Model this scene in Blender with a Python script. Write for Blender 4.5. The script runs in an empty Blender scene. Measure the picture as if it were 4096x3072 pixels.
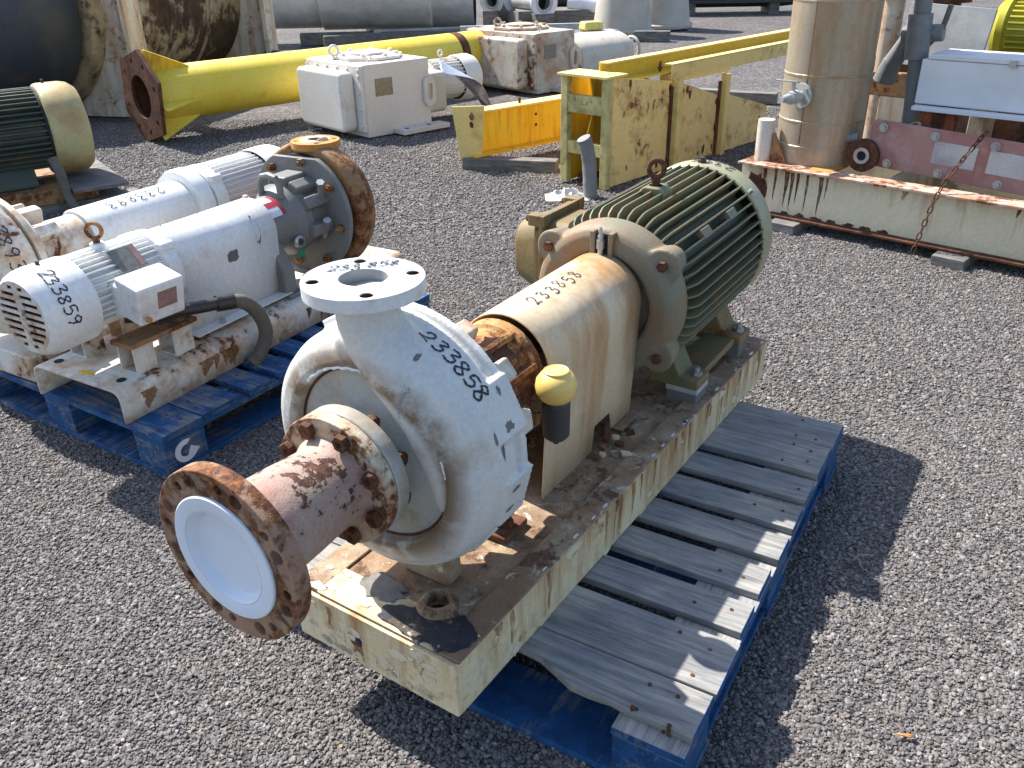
import bpy, bmesh, math, random
from mathutils import Vector, Matrix, Euler
from mathutils.geometry import delaunay_2d_cdt
from mathutils.bvhtree import BVHTree
R = math.radians; PI = math.pi
random.seed(7)
scene = bpy.context.scene
col = scene.collection

# ------------------------------------------------------------------ camera
cam_d = bpy.data.cameras.new('camera'); cam = bpy.data.objects.new('camera', cam_d); col.objects.link(cam)
cam_d.sensor_width = 36.0; cam_d.sensor_fit = 'HORIZONTAL'; cam_d.lens = 30.07
cam_d.clip_start = 0.02; cam_d.clip_end = 500
_p, _r = 0.4827, 0.0219
_U = Vector((1, 0, 0)); _V = Vector((0, math.sin(_p), math.cos(_p))); _F = Vector((0, math.cos(_p), -math.sin(_p)))
_RT = _U*math.cos(_r) - _V*math.sin(_r); _UP = _U*math.sin(_r) + _V*math.cos(_r)
cam.matrix_world = Matrix(((_RT.x, _UP.x, -_F.x, 0), (_RT.y, _UP.y, -_F.y, 0), (_RT.z, _UP.z, -_F.z, 1.3453), (0, 0, 0, 1)))
scene.camera = cam

# ------------------------------------------------------------------ sky, sun, exposure
SUN_TO = Vector((-0.64, 0.55, 1.0)).normalized()          # towards the sun: behind the yard, to the left
elev = math.asin(SUN_TO.z); azim = math.atan2(SUN_TO.x, SUN_TO.y)   # compass style, clockwise from +Y
world = bpy.data.worlds.new('World'); scene.world = world; world.use_nodes = True
wn = world.node_tree; bg = wn.nodes['Background']
sky = wn.nodes.new('ShaderNodeTexSky'); sky.sky_type = 'NISHITA'; sky.sun_disc = False
sky.sun_elevation = elev; sky.sun_rotation = azim; sky.air_density = 1.0; sky.dust_density = 1.2; sky.ozone_density = 1.0
wn.links.new(sky.outputs[0], bg.inputs[0]); bg.inputs[1].default_value = 0.12
sun_d = bpy.data.lights.new('sun', 'SUN'); sun = bpy.data.objects.new('sun', sun_d); col.objects.link(sun)
sun_d.energy = 4.8; sun_d.angle = R(0.55); sun_d.color = (1.0, 0.965, 0.91)
sun.rotation_euler = SUN_TO.to_track_quat('Z', 'Y').to_euler(); sun.location = (-6, 5, 9)
vs = scene.view_settings
vs.view_transform = 'Standard'; vs.look = 'None'; vs.gamma = 1.0; vs.use_curve_mapping = False; vs.exposure = 1.22

# ------------------------------------------------------------------ material helpers
class NT:
    def __init__(s, name):
        s.m = bpy.data.materials.new(name); s.m.use_nodes = True; s.t = s.m.node_tree
        s.b = s.t.nodes['Principled BSDF']
    def n(s, typ, **kw):
        nd = s.t.nodes.new(typ)
        for k_, v_ in kw.items(): setattr(nd, k_, v_)
        return nd
    def l(s, a, b): s.t.links.new(a, b)
    def coords(s, scale=(1, 1, 1), rnd=True, gen='Object'):
        tc = s.n('ShaderNodeTexCoord'); mp = s.n('ShaderNodeMapping'); mp.inputs['Scale'].default_value = scale
        s.l(tc.outputs[gen], mp.inputs['Vector'])
        if rnd:
            oi = s.n('ShaderNodeObjectInfo'); mul = s.n('ShaderNodeMath', operation='MULTIPLY'); mul.inputs[1].default_value = 37.0
            s.l(oi.outputs['Random'], mul.inputs[0]); s.l(mul.outputs[0], mp.inputs['Location'])
        return mp.outputs['Vector']
    def noise(s, vec, scale, detail=6, rough=.6, dist=0.0):
        nd = s.n('ShaderNodeTexNoise'); nd.inputs['Scale'].default_value = scale; nd.inputs['Detail'].default_value = detail
        nd.inputs['Roughness'].default_value = rough; nd.inputs['Distortion'].default_value = dist
        s.l(vec, nd.inputs['Vector']); return nd.outputs['Fac']
    def ramp(s, fac, stops, interp='LINEAR'):
        nd = s.n('ShaderNodeValToRGB'); cr = nd.color_ramp; cr.interpolation = interp
        while len(cr.elements) < len(stops): cr.elements.new(0.5)
        for e, (p_, c_) in zip(cr.elements, stops):
            e.position = p_; e.color = (*c_, 1) if isinstance(c_, tuple) else (c_, c_, c_, 1)
        s.l(fac, nd.inputs[0]); return nd.outputs[0]
    def math(s, op, a, b=None, clamp=False):
        nd = s.n('ShaderNodeMath', operation=op); nd.use_clamp = clamp
        for i, x in enumerate((a, b)):
            if x is None: continue
            if isinstance(x, (int, float)): nd.inputs[i].default_value = x
            else: s.l(x, nd.inputs[i])
        return nd.outputs[0]
    def mix(s, fac, a, b, mode='MIX'):
        nd = s.n('ShaderNodeMix', data_type='RGBA', blend_type=mode)
        for i, x in ((0, fac), (6, a), (7, b)):
            if isinstance(x, tuple): nd.inputs[i].default_value = (*x, 1)
            elif isinstance(x, (int, float)): nd.inputs[i].default_value = x
            else: s.l(x, nd.inputs[i])
        return nd.outputs[2]
    def bump(s, h_, strength=.3, dist=.002):
        nd = s.n('ShaderNodeBump'); nd.inputs['Strength'].default_value = strength; nd.inputs['Distance'].default_value = dist
        s.l(h_, nd.inputs['Height']); s.l(nd.outputs[0], s.b.inputs['Normal'])
    def out(s, color=None, rough=None, metal=None, spec=None):
        for nm, x in (('Base Color', color), ('Roughness', rough), ('Metallic', metal), ('Specular IOR Level', spec)):
            if x is None: continue
            if isinstance(x, tuple): s.b.inputs[nm].default_value = (*x, 1)
            elif isinstance(x, (int, float)): s.b.inputs[nm].default_value = x
            else: s.l(x, s.b.inputs[nm])
        return s.m

RUST = [(.30, (.034, .013, .007)), (.46, (.095, .034, .014)), (.58, (.20, .072, .022)), (.72, (.40, .165, .042))]

def paint(name, c1, c2=None, rust=.68, rs=4.0, stain=.62, stain_c=(.36, .20, .08), streak=False, chip=None, chip_t=.68,
          rough=.5, bump=.35, spec=.4, rust_r=None, speck=.0, soft=.05, metal=0.0, grad=(), rgrad=(), ring=None):
    """weathered paint: two tones, soft stains (streaks run down), hard-edged rust or bare patches"""
    t = NT(name); v = t.coords(); c2 = c2 or tuple(x*.8 for x in c1)
    xyz = None
    if grad or rgrad or ring:
        sx_ = t.n('ShaderNodeSeparateXYZ'); t.l(t.coords(rnd=False), sx_.inputs[0]); xyz = sx_.outputs
    def shift(val, gr):
        for ax, slope, ctr in gr:
            val = t.math('ADD', val, t.math('MULTIPLY', t.math('SUBTRACT', xyz[ax], ctr), slope))
        return val
    base = t.mix(t.ramp(t.noise(v, rs*.9, 5), [(.38, 0.), (.62, 1.)]), c1, c2)
    if stain < 1:
        sv = t.coords((1, 1, .12)) if streak else v
        sm = shift(t.noise(sv, rs*(3.2 if streak else 1.6), 7, .62), grad)
        base = t.mix(t.ramp(sm, [(stain-.12, 0.), (stain+.10, .85)]), base, stain_c)
    n1 = t.noise(v, rs, 9, .66, .4); n2 = t.noise(v, rs*6.5, 5, .6)
    m = t.math('ADD', t.math('MULTIPLY', n1, .68), t.math('MULTIPLY', n2, .32))
    m = shift(m, rgrad)
    rm = t.ramp(m, [(rust-soft*.5, 0.), (rust+soft*.5, 1.)])
    if ring:          # dirt gathered round the step of the casting face
        rr = t.math('SQRT', t.math('ADD', t.math('MULTIPLY', xyz[0], xyz[0]), t.math('MULTIPLY', xyz[2], xyz[2])))
        rb = t.ramp(rr, [(ring[0]-.020, 0.), (ring[0]-.004, 1.), (ring[0]+.012, .85), (ring[0]+.045, 0.)])
        rn = t.ramp(t.noise(v, 11, 8, .68), [(.36, .0), (.54, 1.)])
        base = t.mix(t.math('MULTIPLY', rb, rn), base, ring[1])
    if chip:
        cm = t.ramp(t.noise(t.coords((1, 1, 1)), rs*2.3, 8, .7, .8), [(chip_t, 0.), (chip_t+.012, 1.)])
        base = t.mix(cm, base, chip)
    if speck:
        sp = t.ramp(t.noise(v, rs*28, 3, .5), [(speck, 0.), (speck+.05, 1.)])
        base = t.mix(t.math('MULTIPLY', sp, .8), base, (.12, .05, .025))
    halo = t.ramp(m, [(rust-soft*.5-.07, 0.), (rust, .55)])
    base = t.mix(halo, base, tuple(min(1, x*.6) for x in stain_c))
    rc = t.ramp(t.noise(v, rs*9, 8, .7), rust_r or RUST)
    c = t.mix(rm, base, rc)
    grime = t.ramp(t.noise(v, rs*22, 6, .7), [(.35, (.88, .88, .88)), (.65, (1.04, 1.04, 1.04))])
    c = t.mix(1.0, c, grime, 'MULTIPLY')
    ro = t.math('ADD', t.math('MULTIPLY', rm, .88-rough), t.math('MULTIPLY', t.noise(v, rs*14, 4), .22)); ro = t.math('ADD', ro, rough-.1, True)
    h_ = t.math('SUBTRACT', t.math('ADD', t.math('MULTIPLY', t.noise(v, rs*30, 6, .7), .35), t.math('MULTIPLY', t.noise(v, rs*5, 4), .5)), t.math('MULTIPLY', rm, .35))
    t.bump(h_, bump, .004)
    return t.out(c, ro, metal, spec)

def wood(name, a, b, paintc=None, pt=.5, axis=0, bump=.5):
    """weathered timber, grain along one local axis, optionally with worn paint"""
    t = NT(name); sc = [26, 26, 26]; sc[axis] = 1.9
    v = t.coords(tuple(sc)); g = t.noise(v, 1.5, 8, .65, 1.6)
    sc2 = [90, 90, 90]; sc2[axis] = 6.0
    g2 = t.noise(t.coords(tuple(sc2)), 3.0, 4, .6)
    gg = t.math('ADD', t.math('MULTIPLY', g, .65), t.math('MULTIPLY', g2, .35))
    c = t.ramp(gg, [(.33, tuple(x*.55 for x in a)), (.45, a), (.60, b), (.72, tuple(min(1, x*1.25) for x in b))])
    vo = t.coords((1, 1, 1))
    blotch = t.ramp(t.noise(vo, 7, 6, .6), [(.35, (.66, .70, .78)), (.66, (1.06, 1.03, .98))])
    c = t.mix(1.0, c, blotch, 'MULTIPLY')
    if paintc:
        n = t.math('ADD', t.math('MULTIPLY', t.noise(vo, 9, 8, .7), .6), t.math('MULTIPLY', g, .4))
        pm = t.ramp(n, [(pt-.05, 1.), (pt+.06, 0.)])
        pv = t.mix(t.ramp(t.noise(vo, 26, 6, .7), [(.35, 0.), (.7, 1.)]), paintc, tuple(x*.45 for x in paintc))
        c = t.mix(pm, c, pv)
    t.bump(gg, bump, .0035)
    return t.out(c, .78, 0.0, .25)

def plain(name, c, rough=.5, metal=0.0, var=.25, scale=12, bump=.15, spec=.5):
    t = NT(name); v = t.coords()
    f = t.ramp(t.noise(v, scale, 7, .65), [(.3, 1-var), (.7, 1+var*.6)])
    cc = t.mix(1.0, c, f, 'MULTIPLY')
    r_ = t.math('ADD', t.math('MULTIPLY', t.noise(v, scale*2.5, 5), .3), rough-.15, True)
    t.bump(t.noise(v, scale*5, 6, .7), bump, .003)
    return t.out(cc, r_, metal, spec)

def rusty(name, c=None, rs=6.0, bump=.8):
    t = NT(name); v = t.coords()
    n = t.math('ADD', t.math('MULTIPLY', t.noise(v, rs, 8, .7, .5), .6), t.math('MULTIPLY', t.noise(v, rs*9, 6, .7), .4))
    cc = t.ramp(n, c or [(.32, (.025, .012, .009)), (.46, (.075, .03, .017)), (.56, (.14, .06, .032)), (.68, (.27, .115, .045))])
    t.bump(t.noise(v, rs*12, 8, .75), bump, .003)
    return t.out(cc, .85, 0.0, .25)

M = {}
M['casing'] = paint('casing_white_paint', (.57, .565, .54), (.535, .53, .50), rust=.69, rs=5.5, stain=.68, stain_c=(.30, .21, .11), chip=(.20, .215, .235), chip_t=.66, rough=.42, spec=.4, ring=(.170, (.15, .095, .045)), rgrad=((2, -.70, -.04),))
M['casing_face'] = paint('casing_shade_grey', (.31, .32, .30), (.40, .395, .36), rust=.72, rs=5, stain=.62, stain_c=(.28, .2, .1), rough=.5)  # casing paint greyed, so the recess shade sits in the colour
M['cream_skid'] = paint('skid_cream_paint', (.68, .565, .36), (.60, .48, .28), rust=.635, rs=6.0, stain=.57, stain_c=(.33, .16, .055), streak=True, rough=.6, bump=.6, grad=((1, .055, .35), (2, .75, .06)))
M['skid_top'] = paint('skid_top_weathered', (.40, .32, .21), (.22, .145, .09), rust=.575, rs=8.5, stain=.52, stain_c=(.24, .13, .065), chip=(.52, .47, .36), chip_t=.605, speck=.63, rough=.75, bump=.9,
                      rust_r=[(.3, (.045, .026, .018)), (.5, (.11, .055, .032)), (.7, (.20, .11, .06))])
M['guard'] = paint('guard_cream_paint', (.66, .54, .38), (.60, .46, .29), rust=.71, rs=3.4, stain=.575, stain_c=(.43, .215, .075), streak=True, rough=.42, bump=.2, spec=.45, grad=((1, .42, .68), (2, .25, .0)))
M['guard_in'] = plain('guard_inside', (.16, .12, .08), .7)
M['frame_rust'] = paint('bearing_frame_rust', (.50, .34, .15), (.42, .20, .06), rust=.50, rs=7, stain=.5, stain_c=(.45, .19, .04), rough=.7, bump=.9)
M['rust'] = rusty('dark_rust')
M['rust_red'] = paint('spool_red_oxide', (.33, .155, .125), (.40, .29, .235), rust=.562, rs=9, stain=.60, stain_c=(.42, .34, .26), speck=.64, rough=.65, bump=.7, soft=.016, rust_r=[(.30, (.026, .012, .009)), (.50, (.075, .032, .020)), (.62, (.15, .062, .028)), (.78, (.32, .14, .045))])
M['flange_rust'] = paint('flange_rust', (.30, .17, .125), (.25, .135, .09), rust=.50, rs=7, stain=.52, stain_c=(.36, .23, .13), rough=.8, bump=.9)
M['flange_cream'] = paint('flange_cream_rust', (.58, .52, .40), (.50, .42, .30), rust=.53, rs=10, stain=.55, stain_c=(.40, .2, .08), rough=.6, bump=.7)
M['bolt'] = rusty('bolt_rust', rs=30, bump=.6)
M['flange_face'] = paint('discharge_flange_paint', (.66, .66, .64), (.58, .58, .56), rust=.70, rs=9, stain=.69, stain_c=(.42, .26, .12), rough=.38, bump=.2)
M['steel_in'] = plain('bare_steel_bore', (.30, .31, .31), .55, .3)
M['plastic_white'] = plain('white_plastic', (.62, .66, .72), .45, 0, .05, 6, .05)
M['globe'] = plain('amber_globe', (.72, .50, .14), .35, 0, .12, 9, .05)
M['oiler'] = plain('oiler_black', (.035, .034, .033), .55, 0, .3, 20, .2)
M['tar'] = paint('black_tar', (.014, .016, .022), (.030, .033, .042), rust=.60, rs=12, stain=.75, rough=.7, bump=1., rust_r=[(.3, (.3, .31, .33)), (.7, (.55, .55, .53))])
M['grout'] = plain('grey_grout', (.20, .18, .16), .9, 0, .4, 40, 1.0)
M['green'] = paint('motor_green_paint', (.115, .132, .072), (.155, .150, .085), rust=.63, rs=9, stain=.57, stain_c=(.23, .15, .07), rough=.55, bump=.4)
M['green_bell'] = paint('bell_green_brown', (.185, .18, .12), (.20, .165, .11), rust=.69, rs=6, stain=.55, stain_c=(.24, .14, .07), rough=.6, bump=.5)
M['green_cap'] = paint('fan_cover_green', (.25, .255, .15), (.32, .295, .175), rust=.74, rs=3, stain=.62, stain_c=(.40, .24, .12), rough=.42, bump=.15)
M['box_green'] = paint('terminal_box_green', (.125, .125, .060), (.165, .135, .065), rust=.61, rs=7, stain=.53, stain_c=(.24, .14, .05), rough=.6, bump=.5)
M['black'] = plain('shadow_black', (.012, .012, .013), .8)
M['dark_metal'] = plain('dark_steel', (.05, .048, .046), .6, .4)
M['grey_shim'] = plain('grey_shim', (.13, .125, .125), .6)
M['zinc'] = plain('zinc_fitting', (.42, .42, .41), .4, .7)
def ink():
    t = NT('black_marker'); v = t.coords()
    a = t.ramp(t.math('ADD', t.math('MULTIPLY', t.noise(v, 40, 5, .7), .55), t.math('MULTIPLY', t.noise(v, 260, 4, .7), .45)), [(.34, .5), (.46, 1.)])
    t.l(a, t.b.inputs['Alpha']); return t.out((.016, .017, .026), .5, 0.0, .4)
M['marker'] = ink(); M['marker_bold'] = plain('marker_bold', (.02, .022, .034), .5, 0, .3, 60, 0)
M['w_grey'] = wood('pallet_wood_grey', (.235, .225, .205), (.37, .35, .315), axis=0)
M['w_grey_y'] = wood('pallet_wood_grey_long', (.25, .245, .235), (.40, .385, .36), axis=1)
M['w_blue'] = wood('pallet_blue_paint', (.12, .13, .15), (.22, .22, .22), (.016, .082, .215), .555, axis=1)
M['w_blue_top'] = wood('pallet_blue_worn', (.14, .15, .16), (.25, .25, .25), (.020, .10, .25), .51, axis=0)
M['w_old'] = wood('old_timber', (.13, .12, .11), (.24, .225, .20), axis=0)
M['white'] = paint('white_enamel', (.74, .74, .72), (.69, .69, .67), rust=.715, rs=3.5, stain=.72, stain_c=(.34, .24, .12), chip=(.10, .11, .12), chip_t=.71, rough=.36, bump=.12)
M['white_rusty'] = paint('white_rusty_paint', (.66, .645, .60), (.62, .585, .51), rust=.585, rs=6, stain=.56, stain_c=(.42, .22, .08), rough=.5, bump=.5, soft=.03)
M['white_rusty2'] = paint('white_rust_streak', (.60, .57, .50), (.52, .46, .36), rust=.60, rs=4, stain=.56, stain_c=(.42, .2, .08), streak=True, rough=.5, bump=.5)
M['gbox'] = paint('gearbox_white', (.68, .64, .58), (.65, .60, .53), rust=.74, rs=3, stain=.74, stain_c=(.4, .27, .15), rough=.45, bump=.12)
M['gbox_rust'] = paint('gearbox_rusty', (.60, .55, .46), (.52, .49, .42), rust=.585, rs=2.8, stain=.56, stain_c=(.38, .2, .10), rough=.5, bump=.4)
M['gbox_cover'] = paint('gear_cover_cream', (.58, .50, .40), (.50, .48, .41), rust=.68, rs=3.2, stain=.64, stain_c=(.4, .28, .18), rough=.5, bump=.3)
M['grey_cast'] = paint('grey_cast_paint', (.150, .148, .138), (.19, .188, .175), rust=.715, rs=5, stain=.70, stain_c=(.25, .15, .08), rough=.5, bump=.3)
M['rust_cast'] = paint('rusty_volute', (.26, .175, .09), (.20, .15, .09), rust=.52, rs=5, stain=.5, stain_c=(.38, .18, .06), rough=.75, bump=.7)
M['rust_orange'] = paint('orange_rust_face', (.46, .19, .04), (.36, .15, .045), rust=.62, rs=8, stain=.5, stain_c=(.5, .24, .05), rough=.8, bump=.6)
M['yellow'] = paint('yellow_paint', (.74, .53, .04), (.78, .60, .08), rust=.71, rs=3, stain=.70, stain_c=(.45, .24, .03), rough=.5, bump=.2)
M['yellow_or'] = paint('yellow_orange_paint', (.78, .47, .02), (.74, .50, .05), rust=.70, rs=5, stain=.60, stain_c=(.42, .17, .02), streak=True, rough=.5, bump=.2)
M['yellow_pale'] = paint('pale_yellow_paint', (.74, .58, .20), (.68, .53, .20), rust=.66, rs=3.2, stain=.66, stain_c=(.4, .2, .06), rough=.55, bump=.3)
M['yellow_rust'] = paint('pale_yellow_rusty', (.76, .58, .23), (.72, .55, .22), rust=.615, rs=5.5, stain=.64, stain_c=(.38, .15, .04), rough=.6, bump=.5)
M['post_yellow'] = paint('yellow_post_mossy', (.56, .48, .19), (.44, .39, .17), rust=.63, rs=7, stain=.58, stain_c=(.25, .2, .07), rough=.65, bump=.4)
M['beige'] = paint('beige_cladding', (.42, .355, .265), (.37, .315, .23), rust=.72, rs=2.6, stain=.54, stain_c=(.33, .19, .08), streak=True, rough=.38, bump=.12, metal=.25)
M['beam_cream'] = paint('cream_beam', (.68, .60, .42), (.64, .56, .38), rust=.65, rs=4.0, stain=.625, stain_c=(.28, .10, .03), streak=True, rough=.55, bump=.4, grad=((0, -.07, .3), (2, .5, .2)), rgrad=((0, -.05, .3),))
M['beam_rusty'] = paint('rusty_flange_white', (.62, .57, .50), (.50, .36, .28), rust=.53, rs=6, stain=.5, stain_c=(.45, .2, .11), rough=.7, bump=.7)
M['pink'] = paint('pink_plate', (.27, .125, .11), (.32, .18, .16), rust=.72, rs=6, stain=.62, stain_c=(.38, .28, .26), rough=.6, bump=.3)
M['panel'] = plain('white_panel', (.58, .60, .62), .45, 0, .12, 4, .08)
M['panel_worn'] = paint('worn_panel', (.46, .46, .44), (.38, .38, .37), rust=.70, rs=4, stain=.58, stain_c=(.26, .26, .27), rough=.55, bump=.2)
M['stainless'] = plain('stainless', (.46, .46, .44), .40, .25, .25, 5, .15)
M['tank_dark'] = paint('tank_dark_blue', (.028, .034, .045), (.045, .050, .058), rust=.68, rs=1.6, stain=.64, stain_c=(.10, .075, .05), rough=.5, bump=.3)
M['tank_brown'] = paint('tank_brown_peel', (.46, .38, .24), (.40, .32, .19), rust=.505, rs=1.3, stain=.56, stain_c=(.2, .13, .08), streak=True, rough=.6, bump=.4,
                        rust_r=[(.3, (.026, .016, .011)), (.5, (.055, .03, .017)), (.7, (.10, .055, .027))])
M['cone'] = plain('cone_beige', (.46, .41, .345), .7, 0, .2, 3, .2)
M['plate_tag'] = plain('name_plate', (.22, .205, .175), .4, .5, .35, 60, .1)
M['tag_red'] = plain('faded_plate_red', (.28, .16, .15), .5, 0, .4, 40, .1)
M['red'] = plain('label_red', (.30, .022, .028), .5, 0, .15, 20, 0)
M['label_white'] = plain('label_white', (.60, .61, .66), .4, 0, .06, 20, 0)
M['tag_green'] = plain('tag_green', (.03, .20, .11), .5, 0, .1, 20, 0)
M['rubber'] = plain('grey_hose', (.11, .098, .075), .7, 0, .25, 20, .3)
M['conduit'] = plain('black_conduit', (.022, .021, .020), .4, 0, .3, 25, .25)
M['grey_pipe'] = plain('grey_coated_pipe', (.17, .17, .168), .6, 0, .25, 14, .5)
M['foil'] = plain('crumpled_sheet', (.62, .60, .60), .28, .75, .15, 14, .5)
M['film'] = plain('plastic_film', (.62, .58, .52), .3, 0, .25, 30, .8)
def stainmat(name, c):
    t = NT(name); v = t.coords((1, 1, .25))
    t.l(t.ramp(t.noise(v, 60, 6, .7), [(.34, .0), (.64, .8)]), t.b.inputs['Alpha']); return t.out(c, .8, 0.0, .2)
M['stain_tan'] = stainmat('tan_stain', (.30, .155, .06)); M['stain_brown'] = stainmat('rust_stain', (.13, .045, .016))
M['flake'] = paint('lifted_cream_paint', (.66, .58, .42), (.60, .50, .34), rust=.70, rs=14, stain=.64, rough=.6)
M['leaf'] = plain('dry_leaf', (.36, .16, .05), .7)
M['twig'] = plain('twig', (.30, .26, .20), .8)
M['olive'] = paint('olive_yellow_motor', (.40, .36, .02), (.33, .31, .03), rust=.76, rs=4, stain=.7, rough=.45, bump=.15)
M['cap_yellow'] = paint('aged_yellow_cap', (.46, .42, .20), (.42, .36, .17), rust=.70, rs=2.5, stain=.58, stain_c=(.36, .17, .06), rough=.5, bump=.2)
M['green_old'] = paint('old_green_fins', (.048, .064, .050), (.07, .078, .058), rust=.69, rs=5, stain=.64, stain_c=(.12, .09, .05), rough=.6, bump=.4)
M['yellow_block'] = plain('yellow_cap_block', (.58, .50, .14), .6)

# ------------------------------------------------------------------ mesh helpers
def frame_of(d):
    d = Vector(d).normalized(); a = Vector((0, 0, 1)) if abs(d.z) < .9 else Vector((1, 0, 0))
    x = a.cross(d).normalized(); return x, d.cross(x), d
class MB:
    def __init__(s): s.v = []; s.f = []
    def add(s, vs_, fs_):
        o = len(s.v); s.v += [tuple(p) for p in vs_]; s.f += [tuple(i+o for i in f_) for f_ in fs_]; return s
    def box(s, c, sz, rot=(0, 0, 0), tx=1, ty=1):
        m = Euler(rot).to_matrix(); c = Vector(c); P = []
        for z in (-1, 1):
            for y in (-1, 1):
                for x in (-1, 1):
                    kx, ky = (tx, ty) if z > 0 else (1, 1)
                    P.append(c + m @ Vector((x*sz[0]/2*kx, y*sz[1]/2*ky, z*sz[2]/2)))
        return s.add(P, [(0, 2, 3, 1), (4, 5, 7, 6), (0, 1, 5, 4), (2, 6, 7, 3), (0, 4, 6, 2), (1, 3, 7, 5)])
    def cyl(s, p0, p1, r0, r1=None, n=24, cap=True):
        r1 = r0 if r1 is None else r1; p0 = Vector(p0); p1 = Vector(p1); x, y, d = frame_of(p1-p0)
        P = [p0+(x*math.cos(a)+y*math.sin(a))*r0 for a in (2*PI*i/n for i in range(n))]
        P += [p1+(x*math.cos(a)+y*math.sin(a))*r1 for a in (2*PI*i/n for i in range(n))]
        F = [(i, (i+1) % n, n+(i+1) % n, n+i) for i in range(n)]
        if cap: F += [tuple(range(n-1, -1, -1)), tuple(range(n, 2*n))]
        return s.add(P, F)
    def hexb(s, p, d, r, h_): return s.cyl(p, Vector(p)+Vector(d).normalized()*h_, r, r*.97, 6)
    def lathe(s, prof, n=48, o=(0, 0, 0), d=(0, 1, 0), arc=None, mod=None):
        """revolve (radius, distance along d)"""
        x, y, d = frame_of(d); o = Vector(o); P = []; F = []; m = len(prof)
        if d.y > .9: x, y = Vector((1, 0, 0)), Vector((0, 0, 1))
        for i in range(n):
            a = 2*PI*i/n
            for (r, t) in prof:
                k_ = mod(a, r, t) if mod else 1
                P.append(o + (x*math.cos(a)+y*math.sin(a))*(r*k_) + d*t)
        for i in range(n):
            j = (i+1) % n
            for q in range(m-1):
                a_, b_, c_, e_ = i*m+q, i*m+q+1, j*m+q+1, j*m+q
                F.append((a_, b_, c_, e_))
        return s.add(P, F)
    def tube(s, path, r, n=12, cap=True):
        path = [Vector(p) for p in path]; L = len(path); rr = r if isinstance(r, (list, tuple)) else [r]*L; P = []; F = []
        px = None
        for i, p in enumerate(path):
            d = (path[min(i+1, L-1)]-path[max(i-1, 0)]).normalized()
            if px is None: px = frame_of(d)[0]
            px = (px - d*px.dot(d)).normalized(); py = d.cross(px)
            P += [p+(px*math.cos(2*PI*q/n)+py*math.sin(2*PI*q/n))*rr[i] for q in range(n)]
        for i in range(L-1):
            for q in range(n): F.append((i*n+q, i*n+(q+1) % n, (i+1)*n+(q+1) % n, (i+1)*n+q))
        if cap: F += [tuple(range(n-1, -1, -1)), tuple(range((L-1)*n, L*n))]
        return s.add(P, F)
    def prism(s, poly, a, b, axis='y'):
        """extrude a 2-D polygon from a to b along an axis (poly coords are the two other axes in order)"""
        def mk(p, t): return {'x': (t, p[0], p[1]), 'y': (p[0], t, p[1]), 'z': (p[0], p[1], t)}[axis]
        n = len(poly); P = [mk(p, a) for p in poly]+[mk(p, b) for p in poly]
        return s.add(P, [tuple(range(n)), tuple(range(2*n-1, n-1, -1))]+[(i, n+i, n+(i+1) % n, (i+1) % n) for i in range(n)])
    def plate(s, outer, holes, a, b, axis='y'):
        """flat plate with real holes"""
        def mk(p, t): return {'x': (t, p[0], p[1]), 'y': (p[0], t, p[1]), 'z': (p[0], p[1], t)}[axis]
        pts = []; edges = []
        for lp in [outer]+holes:
            o = len(pts); pts += [Vector(p) for p in lp]; edges += [(o+i, o+(i+1) % len(lp)) for i in range(len(lp))]
        V2, E2, F2, *_ = delaunay_2d_cdt(pts, edges, [], 0, 1e-6)
        def inside(p, lp):
            c = False; n = len(lp)
            for i in range(n):
                (x1, y1), (x2, y2) = lp[i], lp[(i+1) % n]
                if (y1 > p[1]) != (y2 > p[1]) and p[0] < (x2-x1)*(p[1]-y1)/(y2-y1)+x1: c = not c
            return c
        F2 = [f_ for f_ in F2 if inside(sum((V2[i] for i in f_), Vector((0, 0)))/len(f_), outer)
              and not any(inside(sum((V2[i] for i in f_), Vector((0, 0)))/len(f_), h_) for h_ in holes)]
        n = len(V2); P = [mk(p, a) for p in V2]+[mk(p, b) for p in V2]
        Fs = [tuple(f_) for f_ in F2]+[tuple(n+i for i in reversed(f_)) for f_ in F2]
        s.add(P, Fs)
        for lp in [outer]+holes:
            m = len(lp); s.add([mk(p, a) for p in lp]+[mk(p, b) for p in lp], [(i, m+i, m+(i+1) % m, (i+1) % m) for i in range(m)])
        return s
    def tf(s, mat):
        s.v = [tuple(mat @ Vector(p)) for p in s.v]; return s
    def mesh(s, name, sharp=32):
        me = bpy.data.meshes.new(name); me.from_pydata(s.v, [], s.f); me.validate()
        bm = bmesh.new(); bm.from_mesh(me); bmesh.ops.remove_doubles(bm, verts=bm.verts, dist=1e-5)
        bmesh.ops.recalc_face_normals(bm, faces=bm.faces); bm.to_mesh(me); bm.free()
        for p in me.polygons: p.use_smooth = True
        me.set_sharp_from_angle(angle=R(sharp)); return me
    def build(s, name, mat, parent=None, loc=(0, 0, 0), rot=(0, 0, 0), bevel=0, seg=2, remesh=0, smooth=0, solid=0, sharp=32, sub=0):
        me = s.mesh(name, sharp)
        for m_ in (mat if isinstance(mat, (list, tuple)) else [mat]): me.materials.append(M[m_])
        o = bpy.data.objects.new(name, me); col.objects.link(o); o.location = loc; o.rotation_euler = rot
        if parent is not None: o.parent = parent
        if solid: md = o.modifiers.new('solid', 'SOLIDIFY'); md.thickness = solid; md.offset = -1
        if remesh:
            md = o.modifiers.new('remesh', 'REMESH'); md.mode = 'VOXEL'; md.voxel_size = remesh; md.use_smooth_shade = True
        if smooth: md = o.modifiers.new('smooth', 'SMOOTH'); md.iterations = smooth; md.factor = .5
        if bevel:
            md = o.modifiers.new('bevel', 'BEVEL'); md.width = bevel; md.segments = seg; md.limit_method = 'ANGLE'; md.angle_limit = R(34); md.harden_normals = True
        if sub: md = o.modifiers.new('sub', 'SUBSURF'); md.levels = sub; md.render_levels = sub
        return o
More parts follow.
